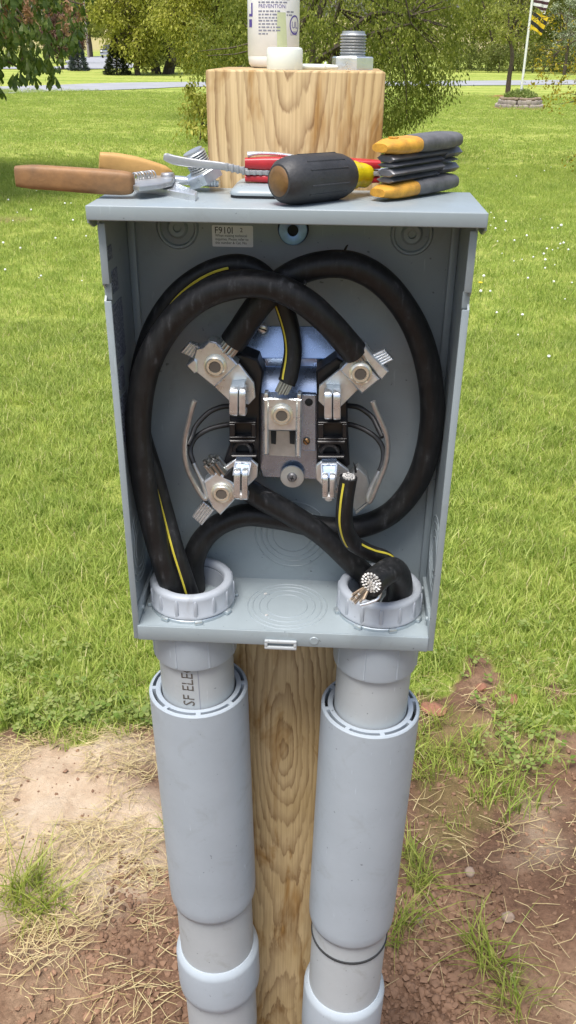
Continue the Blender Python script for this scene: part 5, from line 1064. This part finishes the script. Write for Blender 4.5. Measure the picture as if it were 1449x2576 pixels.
# small mulched tree
def mulched(x, y, dist, lab, sc=1.0):
    d = ray(x, y); P = CAM + d * (dist / np.linalg.norm(d))
    t = tree('lawn_tree', lab, (P[0], P[1], 0), 1.5 * sc, .09 * sc, (0, 0, 3.0 * sc), (1.1 * sc, 1.0 * sc, 1.2 * sc), 45, 60, .11, 'leafmid', 41, clump=.28, droop=.3)
    mb = MB(); c = np.array([P[0], P[1], gh(P[0], P[1])]); rng = np.random.default_rng(3); n = 36; ring = [c + np.array([.75 * sc * math.cos(a) * (1 + .08 * rng.normal()), .75 * sc * math.sin(a) * (1 + .08 * rng.normal()), .01]) for a in np.linspace(0, 6.283, n, endpoint=False)]
    mid = [c + (q - c) * .6 + (0, 0, .06) for q in ring]; mb.add(ring + mid + [c + (0, 0, .09)], [(i, (i + 1) % n, n + (i + 1) % n, n + i) for i in range(n)] + [(n + i, n + (i + 1) % n, 2 * n) for i in range(n)])
    part(t, 'mulch_ring', mb, M['mulch']); return t
mulched(1278, 232, 37, 'young lawn tree in a ring of red mulch behind the flagpole', 0.95)
# flower bed with stone edging, flagpole
fb = pg(1306, 272); fb[2] = gh(fb[0], fb[1])
t = thing('flower_bed', 'round stone-edged flower bed around the foot of the flagpole', 'flower bed', fb); rng = np.random.default_rng(2); sF = np.linalg.norm(fb - CAM) / FPX; RB_ = 50 * sF
mb = MB(); mb.add(*lathe([(RB_ * 1.18, 0.005), (RB_ * 1.1, .02), (RB_ * .9, .06), (RB_ * .6, .17), (0, .22)], fb, (0, 0, 1), 40)); part(t, 'soil_mound', mb, M['redclod'])
for row, (rr, hh, zz, mm) in enumerate(((.98, .14, .05, 'stone'), (.86, .13, .17, 'stone'), (.80, .07, .27, 'palestone'))):
    for k in range(26):
        a = 6.283 * (k + .5 * (row % 2)) / 26 + rng.normal() * .02; mb = MB(); mb.add(*box(fb + np.array([RB_ * rr * math.cos(a), RB_ * rr * math.sin(a), zz + rng.normal() * .006]), (.13 + rng.normal() * .01, .15 + rng.normal() * .02, hh), rot=rotz(a) @ rotx(rng.normal() * .1), bevel=.025)); part(t, 'stone', mb, M[mm])
n = 2200; a = rng.uniform(0, 6.283, n); r = RB_ * .74 * np.sqrt(rng.uniform(0, 1, n)); ctr = fb + np.stack([r * np.cos(a), r * np.sin(a), .2 + .30 * rng.uniform(0, 1, n) * (1.1 - (r / RB_) ** 2)], 1)
quads_obj('bedding_plants', leaves(n, ctr, rng.normal(size=(n, 3)) * .5 + (0, 0, .8), .12 * rng.uniform(.6, 1.3, n), np.full(n, .035), rng), M['clover'], t)
fp = fb + np.array([0, 0, .1]); t = thing('flagpole', 'white metal flagpole carrying two flags, rising from the round flower bed', 'flagpole', fp)
mb = MB(); mb.add(*tube([fp, fp + (0, 0, 3), fp + (0, 0, 6.1)], [.038, .034, .026], 14)); part(t, 'pole', mb, M['mailwhite']); mb = MB(); mb.add(*lathe([(0, -.06), (.04, -.04), (.06, 0), (.04, .04), (0, .06)], fp + (0, 0, 6.15), (0, 0, 1), 16)); part(t, 'finial', mb, M['dandy'])
def flag_mat(name, c1, c2, k, vec):
    mt, tt, b = nodes(name); g = tt.nodes.new('ShaderNodeTexCoord'); vm = tt.nodes.new('ShaderNodeVectorMath'); vm.operation = 'DOT_PRODUCT'; vm.inputs[1].default_value = vec; tt.links.new(g.outputs['Object'], vm.inputs[0])
    q = nd(tt, 'ShaderNodeMath', operation='MULTIPLY'); q.inputs[1].default_value = k; tt.links.new(vm.outputs['Value'], q.inputs[0]); f_ = nd(tt, 'ShaderNodeMath', operation='FRACT'); tt.links.new(q.outputs[0], f_.inputs[0])
    st = nd(tt, 'ShaderNodeMath', operation='GREATER_THAN'); st.inputs[1].default_value = .5; tt.links.new(f_.outputs[0], st.inputs[0]); mx = tt.nodes.new('ShaderNodeMix'); mx.data_type = 'RGBA'; tt.links.new(st.outputs[0], mx.inputs[0]); mx.inputs[6].default_value = (*c1, 1); mx.inputs[7].default_value = (*c2, 1); tt.links.new(mx.outputs[2], b.inputs['Base Color']); b.inputs['Roughness'].default_value = .8; return mt
def flag(label, ytop, ybot, wpx, mt):
    dist = np.linalg.norm(fb - CAM); Y = fb[1]; x_ = lambda yy: 1309 + (245 - yy) * .148
    tp, bt_ = py(x_(ytop), ytop, Y)[2], py(x_(ybot), ybot, Y)[2]; H = tp - bt_; W = wpx * sF
    vv = []; nx_, nz_ = 14, 10; org = fp + np.array([.04, -.02, bt_ - fp[2]])
    for j in range(nz_ + 1):
        for i in range(nx_ + 1):
            u, v_ = i / nx_, j / nz_; vv.append(org + np.array([W * u * (.75 + .25 * v_), .09 * math.sin(u * 9 + v_ * 2.0) * u, H * v_ - .42 * H * u ** 1.3 * (1 - .25 * v_)]))
    ff = [(j * (nx_ + 1) + i, j * (nx_ + 1) + i + 1, (j + 1) * (nx_ + 1) + i + 1, (j + 1) * (nx_ + 1) + i) for j in range(nz_) for i in range(nx_)]
    o = link_mesh('flag', vv, ff, mt, None, org, 180); return tag(o, label, 'flag')
flag('yellow flag with black slanting stripes hanging from the flagpole', 30, 72, 34, flag_mat('yellow_black_flag', (.7, .5, .02), (.02, .02, .02), 5.0, (.55, 0, .85)))
flag('striped white and dark flag hanging at the top of the flagpole', -42, 14, 36, flag_mat('striped_flag', (.7, .7, .7), (.06, .02, .03), 6.5, (.15, 0, 1.0)))
# utility poles, roadside post
def pole(x, y, dist, top, label, r, mat, name, cat, arm=True):
    d = ray(x, y); P = CAM + d * (dist / np.linalg.norm(d)); P[2] = gh(P[0], P[1]) - .1; t = thing(name, label, cat, P); mb = MB(); mb.add(*tube([P, P + (0, 0, top * .5), P + (0, 0, top)], [r, r * .85, r * .7], 10)); part(t, 'shaft', mb, M[mat])
    if arm: mb = MB(); mb.add(*box(P + (0, 0, top - .6), (2.4, .12, .14))); part(t, 'crossarm', mb, M[mat])
    return t
pole(222, 134, 140, 9.5, 'grey wooden utility pole on the grass beside the road', .17, 'oldwood', 'utility_pole', 'utility pole')
pole(308, 135, 170, 9.5, 'grey wooden utility pole far down the road behind the pickup truck', .15, 'oldwood', 'utility_pole', 'utility pole')
pole(258, 127, 150, 1.15, 'short white post at the roadside beside the pickup truck', .10, 'mailwhite', 'marker_post', 'post', False)
# pickup truck coming down the road
P = pg(268, 147); P[2] = gh(P[0], P[1]) + .04; t = thing('pickup_truck', 'dark pickup truck coming down the road beyond the evergreen bush', 'truck', P); s = np.linalg.norm(P - CAM) / FPX * 28 / 2.0
def tk(x, y, z): return P + np.array([x * s, y * s, z * s])
mb = MB(); mb.add(*box(tk(0, 2.7, .85), (1.95 * s, 5.4 * s, .75 * s), bevel=.12 * s)); bd_ = part(t, 'body', mb, M['darkpaint'])
mb = MB(); mb.add(*prism([tk(-.85, y, z) for y, z in ((1.3, 1.2), (2.0, 1.85), (3.4, 1.85), (3.7, 1.2))], (1.7 * s, 0, 0), .05 * s)); part(t, 'cab', mb, M['darkpaint'])
mb = MB(); mb.add(*prism([tk(-.76, 1.36, 1.24), tk(.76, 1.36, 1.24), tk(.68, 1.93, 1.78), tk(-.68, 1.93, 1.78)], (0, -.03 * s, .03 * s))); part(t, 'windshield', mb, M['glass'])
mb = MB(); mb.add(*box(tk(0, -.08, .55), (1.9 * s, .2 * s, .25 * s), bevel=.05 * s)); part(t, 'bumper', mb, M['chrome']); mb = MB(); mb.add(*box(tk(0, -.02, .92), (1.0 * s, .08 * s, .3 * s), bevel=.02 * s)); part(t, 'grille', mb, M['chrome'])
for x in (-.72, .72): mb = MB(); mb.add(*box(tk(x, -.03, .95), (.34 * s, .1 * s, .24 * s), bevel=.04 * s)); part(t, 'headlight', mb, M['mailwhite'])
for x in (-.82, .82):
    for y in (.95, 4.3):
        mb = MB(); mb.add(*lathe([(0, -.12 * s), (.2 * s, -.12 * s), (.36 * s, -.11 * s), (.4 * s, -.05 * s), (.4 * s, .05 * s), (.36 * s, .11 * s), (0, .12 * s)], tk(x, y, .40), (1, 0, 0), 20)); wh = part(t, 'wheel', mb, M['tyre']); mb = MB(); mb.add(*lathe([(.24 * s, -.125 * s), (.22 * s, .125 * s), (0, .13 * s)], tk(x, y, .40), (1, 0, 0), 16)); part(wh, 'rim', mb, M['chrome'])

# ================================================================== LAWN, STRAW, SOIL
SRC = bpy.data.collections.new('blade_sources')
def blades_mesh(n, spread, hgt, wid, seed, lean=.5, flat=0.0):
    rng = np.random.default_rng(seed); V_, F_ = [], []
    for i in range(n):
        a = rng.uniform(0, 6.283); r = spread * math.sqrt(rng.uniform()); o = np.array([r * math.cos(a), r * math.sin(a), -0.004]); h = hgt * rng.uniform(.45, 1.15); b = rng.uniform(0, 6.283); le = lean * rng.uniform(.15, 1.3)
        d = np.array([math.cos(b), math.sin(b), 0]); s = np.array([-math.sin(b + rng.normal() * .5), math.cos(b + rng.normal() * .5), 0]); w_ = wid * rng.uniform(.6, 1.2); k = len(V_)
        for u, ww in ((0, .8), (.45, 1.0), (.8, .6)):
            c = o + d * h * le * u ** 1.8 + np.array([0, 0, h * (u - flat * u * u * .5)]); V_ += [c - s * w_ * ww / 2, c + s * w_ * ww / 2]
        V_.append(o + d * h * le + np.array([0, 0, h * (1 - flat * .5 - .08 * le)])); F_ += [(k, k + 1, k + 3, k + 2), (k + 2, k + 3, k + 5, k + 4), (k + 4, k + 5, k + 6)]
    return V_, F_
def source(name, V_, F_, mat):
    me = bpy.data.meshes.new(name); me.from_pydata([tuple(v) for v in V_], [], F_); me.materials.append(M[mat]); o = bpy.data.objects.new(name, me); c = bpy.data.collections.new(name); c.objects.link(o); return o
def scatter(name, label, pts, srcs, smin, smax, seed, tilt=.15):
    rng = np.random.default_rng(seed); n = len(pts); me = bpy.data.meshes.new(name); me.vertices.add(n); me.vertices.foreach_set('co', np.asarray(pts, np.float32).ravel())
    a = me.attributes.new('rot', 'FLOAT_VECTOR', 'POINT'); r = np.stack([rng.normal(size=n) * tilt, rng.normal(size=n) * tilt, rng.uniform(0, 6.283, n)], 1); a.data.foreach_set('vector', r.astype(np.float32).ravel())
    a = me.attributes.new('scl', 'FLOAT', 'POINT'); a.data.foreach_set('value', rng.uniform(smin, smax, n).astype(np.float32)); a = me.attributes.new('pick', 'INT', 'POINT'); a.data.foreach_set('value', rng.integers(0, len(srcs), n).astype(np.int32)); me.update()
    for s_ in srcs: 
        if s_.data.materials and not me.materials: me.materials.append(s_.data.materials[0])
    o = bpy.data.objects.new(name, me); COL.objects.link(o); o['kind'] = 'stuff'; o['label'] = label
    ng = bpy.data.node_groups.new(name + '_scatter', 'GeometryNodeTree'); ng.interface.new_socket('Geometry', in_out='INPUT', socket_type='NodeSocketGeometry'); ng.interface.new_socket('Geometry', in_out='OUTPUT', socket_type='NodeSocketGeometry')
    gi, go = ng.nodes.new('NodeGroupInput'), ng.nodes.new('NodeGroupOutput'); ip = ng.nodes.new('GeometryNodeInstanceOnPoints'); gt = ng.nodes.new('GeometryNodeGeometryToInstance')
    for s_ in reversed(srcs): oi = ng.nodes.new('GeometryNodeObjectInfo'); oi.inputs['Object'].default_value = s_; ng.links.new(oi.outputs['Geometry'], gt.inputs[0])
    def na(nm, ty): q = ng.nodes.new('GeometryNodeInputNamedAttribute'); q.data_type = ty; q.inputs['Name'].default_value = nm; return q
    ng.links.new(gi.outputs[0], ip.inputs['Points']); ng.links.new(gt.outputs[0], ip.inputs['Instance']); ip.inputs['Pick Instance'].default_value = True
    ng.links.new(na('pick', 'INT').outputs['Attribute'], ip.inputs['Instance Index']); e2r = ng.nodes.new('FunctionNodeEulerToRotation'); ng.links.new(na('rot', 'FLOAT_VECTOR').outputs['Attribute'], e2r.inputs[0]); ng.links.new(e2r.outputs[0], ip.inputs['Rotation']); ng.links.new(na('scl', 'FLOAT').outputs['Attribute'], ip.inputs['Scale'])
    ng.links.new(ip.outputs[0], go.inputs[0]); md = o.modifiers.new('scatter', 'NODES'); md.node_group = ng; return o
def field(y0, y1, dens, seed, wf=.46, pad=1.0, y_soil=3.6):
    rng = np.random.default_rng(seed); W = (y1 + .7) * wf + pad; n = int((y1 - y0) * 2 * W * dens); x = rng.uniform(-W, W, n); y = rng.uniform(y0, y1, n); k = np.abs(x - .04) < (y + .7) * wf + pad; x, y = x[k], y[k]
    if y0 < y_soil: am = soil_amount(x, y); k = (am < .3) | ((am < .9) & (rng.uniform(size=len(x)) < .26)); x, y = x[k], y[k]
    else: k = ~inside(BARE2, x, y); x, y = x[k], y[k]
    return np.stack([x, y, [gh(a, b) for a, b in zip(x, y)]], 1)
near_src = [source('grass_clump', *blades_mesh(40, .055, .046, .0026, k, .85), 'grass') for k in range(5)]
mid_src = [source('grass_clump', *blades_mesh(90, .16, .040, .0036, 20 + k, .8), 'grass') for k in range(4)]
far_src = [source('grass_clump', *blades_mesh(150, .42, .036, .0075, 40 + k, .8), 'grass') for k in range(4)]
scatter('lawn_grass', 'mown green lawn grass close to the meter post', field(.75, 4.6, 800, 1), near_src, .7, 1.3, 1)
scatter('lawn_grass', 'mown green lawn grass in the middle of the yard', field(4.6, 13.5, 110, 2), mid_src, .8, 1.25, 2)
scatter('lawn_grass', 'mown green lawn grass far across the yard', field(13.5, 36, 15, 3), far_src, .8, 1.2, 3)
# single tufts left standing in the dug soil
tuft_src = [source('tuft', *blades_mesh(46, .026, .085, .0026, 60 + k, 1.5, .3), 'tuft') for k in range(3)]
tp_ = [pg(*q) for q in ((62, 2250), (30, 2275), (95, 2235), (60, 2300), (130, 2290), (1050, 2190), (1040, 2240), (1065, 2230), (1030, 2150), (1190, 1880), (1205, 1930), (1130, 1900), (1075, 1960), (1060, 1890), (1240, 2440), (1280, 2490), (1200, 2390), (1300, 2540), (1010, 2330), (1100, 1830), (990, 2380), (440, 2080))]
for q in tp_: q[2] = gh(q[0], q[1])
scatter('grass_tufts', 'loose tufts of green grass left standing in the dug soil', np.array(tp_), tuft_src, .55, 1.05, 6, .2)
clov = []
rng = np.random.default_rng(9)
for (x0, x1, y0, y1, n) in ((0, 390, 1780, 1850, 150), (1180, 1449, 1790, 1960, 80), (1050, 1449, 1580, 1760, 50), (0, 330, 1640, 1780, 70)):
    for _ in range(n):
        q = pg(rng.uniform(x0, x1), rng.uniform(y0, y1)); q[2] = gh(q[0], q[1]) + rng.uniform(.012, .05); e = .0085 * rng.uniform(.6, 1.3); a0 = rng.uniform(0, 6.28); tl = rng.normal(size=2) * .3
        for k in range(3):
            a = a0 + k * 2.094; d = np.array([math.cos(a), math.sin(a), tl[0] * math.cos(a) + tl[1] * math.sin(a)]); s_ = np.array([-math.sin(a), math.cos(a), 0]); clov += [q, q + d * e + s_ * e * .75, q + d * e * 1.5, q + d * e - s_ * e * .75]
o = quads_obj('clover_leaves', np.array(clov), M['clover']); o['kind'] = 'stuff'; o['label'] = 'small clover leaves along the edge of the dug soil'
# straw
st = []
for (poly, n) in (([(-120, 1850), (390, 1840), (430, 2420), (-120, 2380)], 3300), ([(-120, 2330), (440, 2330), (460, 2600), (-120, 2600)], 420), ([(1040, 1760), (1560, 1800), (1560, 2600), (960, 2600)], 700), ([(1040, 1640), (1500, 1640), (1500, 1800), (1040, 1800)], 380), ([(-150, 1700), (390, 1720), (390, 1850), (-150, 1860)], 500), ([(1449, 1820), (2700, 1950), (2700, 2900), (1449, 2700)], 1500), ([(-1300, 1950), (-100, 1870), (-100, 2600), (-1300, 2900)], 2200)):
    G = [pg(*q)[:2] for q in poly]; mn, mx_ = np.min(G, 0), np.max(G, 0); k = 0
    while k < n:
        x, y = rng.uniform(mn, mx_); k += 1
        if not inside(np.array(G), np.array([x]), np.array([y]))[0]: continue
        if mnoise.noise(Vector((x * 6, y * 6, 3))) + .5 * mnoise.noise(Vector((x * 17, y * 17, 8))) < -.14: continue
        L = rng.uniform(.02, .085); a = rng.normal() * .9 + .4; d = np.array([math.cos(a), math.sin(a), rng.normal() * .14]); s_ = np.cross(d, (0, 0, 1.0)); s_ /= np.linalg.norm(s_); w_ = rng.uniform(.0007, .0018); z = gh(x, y) + .003 + abs(d[2]) * L * .5 + rng.uniform(0, .008); c = np.array([x, y, z]); bend = s_ * L * rng.normal() * .12
        st += [c - d * L / 2 - s_ * w_ / 2, c - d * L / 2 + s_ * w_ / 2, c + bend + s_ * w_ / 2, c + bend - s_ * w_ / 2, c + bend - s_ * w_ / 2, c + bend + s_ * w_ / 2, c + d * L / 2 + s_ * w_ * .3, c + d * L / 2 - s_ * w_ * .3]
o = quads_obj('straw', np.array(st), M['straw']); o['kind'] = 'stuff'; o['label'] = 'dry straw and cut grass stems strewn over the bare soil'
# soil crumbs
ico = bmesh.new(); bmesh.ops.create_icosphere(ico, subdivisions=1, radius=1.0); iv = np.array([v.co[:] for v in ico.verts]); ico.verts.index_update(); fi = np.array([[v.index for v in f.verts] for f in ico.faces]); ico.free()
def clod_shape(rng, s): return iv * (1 + rng.normal(size=(len(iv), 1)) * .26) * s * np.array([1, rng.uniform(.7, 1.1), rng.uniform(.5, .85)])
cv, cf, kk = [], [], 0
for (poly, n, smax) in (([(960, 2250), (1250, 2200), (1300, 2600), (930, 2600)], 2600, .0105), ([(1040, 1900), (1520, 1880), (1520, 2600), (1000, 2600)], 2600, .0065), ([(300, 2150), (470, 2200), (470, 2600), (200, 2600)], 1300, .009), ([(-100, 2330), (330, 2330), (330, 2600), (-100, 2600)], 700, .007), ([(-100, 1900), (400, 1900), (400, 2330), (-100, 2330)], 350, .006), ([(640, 1900), (800, 1900), (800, 2600), (640, 2600)], 100, .008), ([(1449, 1900), (2700, 2000), (2700, 2900), (1449, 2700)], 1800, .009), ([(-1300, 2000), (-100, 1950), (-100, 2600), (-1300, 2900)], 1500, .008)):
    G = [pg(*q)[:2] for q in poly]; mn, mx_ = np.min(G, 0), np.max(G, 0)
    for _ in range(n):
        x, y = rng.uniform(mn, mx_)
        if not inside(np.array(G), np.array([x]), np.array([y]))[0]: continue
        s_ = smax * (.22 + .78 * rng.uniform() ** 4); v = clod_shape(rng, s_) @ rotz(rng.uniform(0, 6.28)).T + np.array([x, y, gh(x, y) + s_ * .2]); cv.append(v); cf.append(fi + kk); kk += len(iv)
def soil_mat():
    mt = basic('loose_soil', (0.205, 0.125, 0.08), .95, 0, .5, 6, .7, 120, spec=.15, col2=(.105, .062, .04)); return mt
M['soil'] = soil_mat()
cvv = np.concatenate(cv); o = link_mesh('soil_crumbs', cvv, [tuple(q) for q in np.concatenate(cf).tolist()], M['soil'], sharp=60); o['kind'] = 'stuff'; o['label'] = 'brown crumbs and small clods of dug soil'
# single stones, clods and a leaf that can be picked out
def lump(x, y, s, mat, name, label, cat, sq=(1, .8, .6), sub=2):
    q = pg(x, y); q[2] = gh(q[0], q[1]); b = bmesh.new(); bmesh.ops.create_icosphere(b, subdivisions=sub, radius=1.0); v = np.array([u.co[:] for u in b.verts]); b.verts.index_update(); f = [tuple(u.index for u in w_.verts) for w_ in b.faces]; b.free()
    v = v * np.array([1 + .28 * mnoise.noise(Vector(u * 1.6 + x)) for u in v])[:, None] * s * np.array(sq); mb = MB(); mb.add(v @ rotz(x * .7).T + q + np.array([0, 0, s * sq[2] * .45]), f); return single(name, mb, M[mat], label, cat, loc=q, sharp=45)
lump(1290, 1765, .020, 'redclod', 'clay_clod', 'brick red clod of clay at the grass edge right of the conduit', 'clod', (1.2, .7, .5))
lump(1208, 1745, .018, 'redclod', 'clay_clod', 'smaller red clay clod among grass beside the brick red clod', 'clod')
lump(1090, 1790, .026, 'redclod', 'clay_clod', 'crumbly red clay heap against the right conduit sleeve', 'clod', (1.3, 1, .45), 3)
lump(1178, 2220, .013, 'palestone', 'pebble', 'pale leaf-shaped pebble on bare soil right of the tall grass tuft', 'pebble')
lump(1275, 2325, .014, 'palestone', 'pebble', 'buff rounded pebble half sunk in the soil near the right tuft', 'pebble', (1, .8, .7))
lump(1055, 2325, .008, 'palestone', 'pebble', 'small pale pebble close beside the right conduit', 'pebble')
lump(1025, 2255, .014, 'soil', 'soil_clod', 'brown lump of earth at the foot of the tall grass tuft', 'clod', (1, .9, .8))
lump(1182, 2300, .017, 'soil', 'soil_clod', 'rough brown clod on the bare patch beyond the tall grass tuft', 'clod')
lump(205, 2285, .012, 'soil', 'soil_clod', 'dark clod beside the left grass tuft in the straw', 'clod', (1.2, .8, .6))
# dandelions
rng = np.random.default_rng(17); dm = None
for k in range(78):
    if k < 60: x, y = rng.uniform(1010 if k % 3 else 1230, 1440), rng.uniform(420, 960) if k % 2 else rng.uniform(560, 760)
    else: x, y = rng.uniform(5, 230), rng.uniform(480, 720)
    q = pg(x, y); q[2] = gh(q[0], q[1])
    if dm is None or k == 8:
        t = thing('dandelion', '', 'dandelion', q); mb = MB(); mb.add(*tube([q, q + (0.004, 0, .04), q + (0.002, 0, .085)], .0022, 5)); part(t, 'stem', mb, M['clover'])
        mb = MB(); mb.add(*lathe([(0, -.013), (.010, -.009), (.014, 0), (.010, .009), (0, .013)] if k == 0 else [(0, -.006), (.012, -.003), (.016, .003), (0, .006)], q + (0.002, 0, .092), (0, 0, 1), 10)); part(t, 'flower_head', mb, M['fluff'] if k == 0 else M['dandy'])
        if k == 0: dm = t
        else: dy = t
    else: t = copy_tree(dm); t.location = q; t.scale = [rng.uniform(.35, .8)] * 3
    t['label'] = 'white dandelion seed head standing in the mown lawn' if k != 8 else 'single yellow dandelion flower among white seed heads right of the box'; t['group'] = 'dandelions in the lawn'
for o in S.objects:
    if o.get('label') and o.type == 'EMPTY' and o.name.startswith('dandelion') and 'yellow' in o['label']: del o['group']
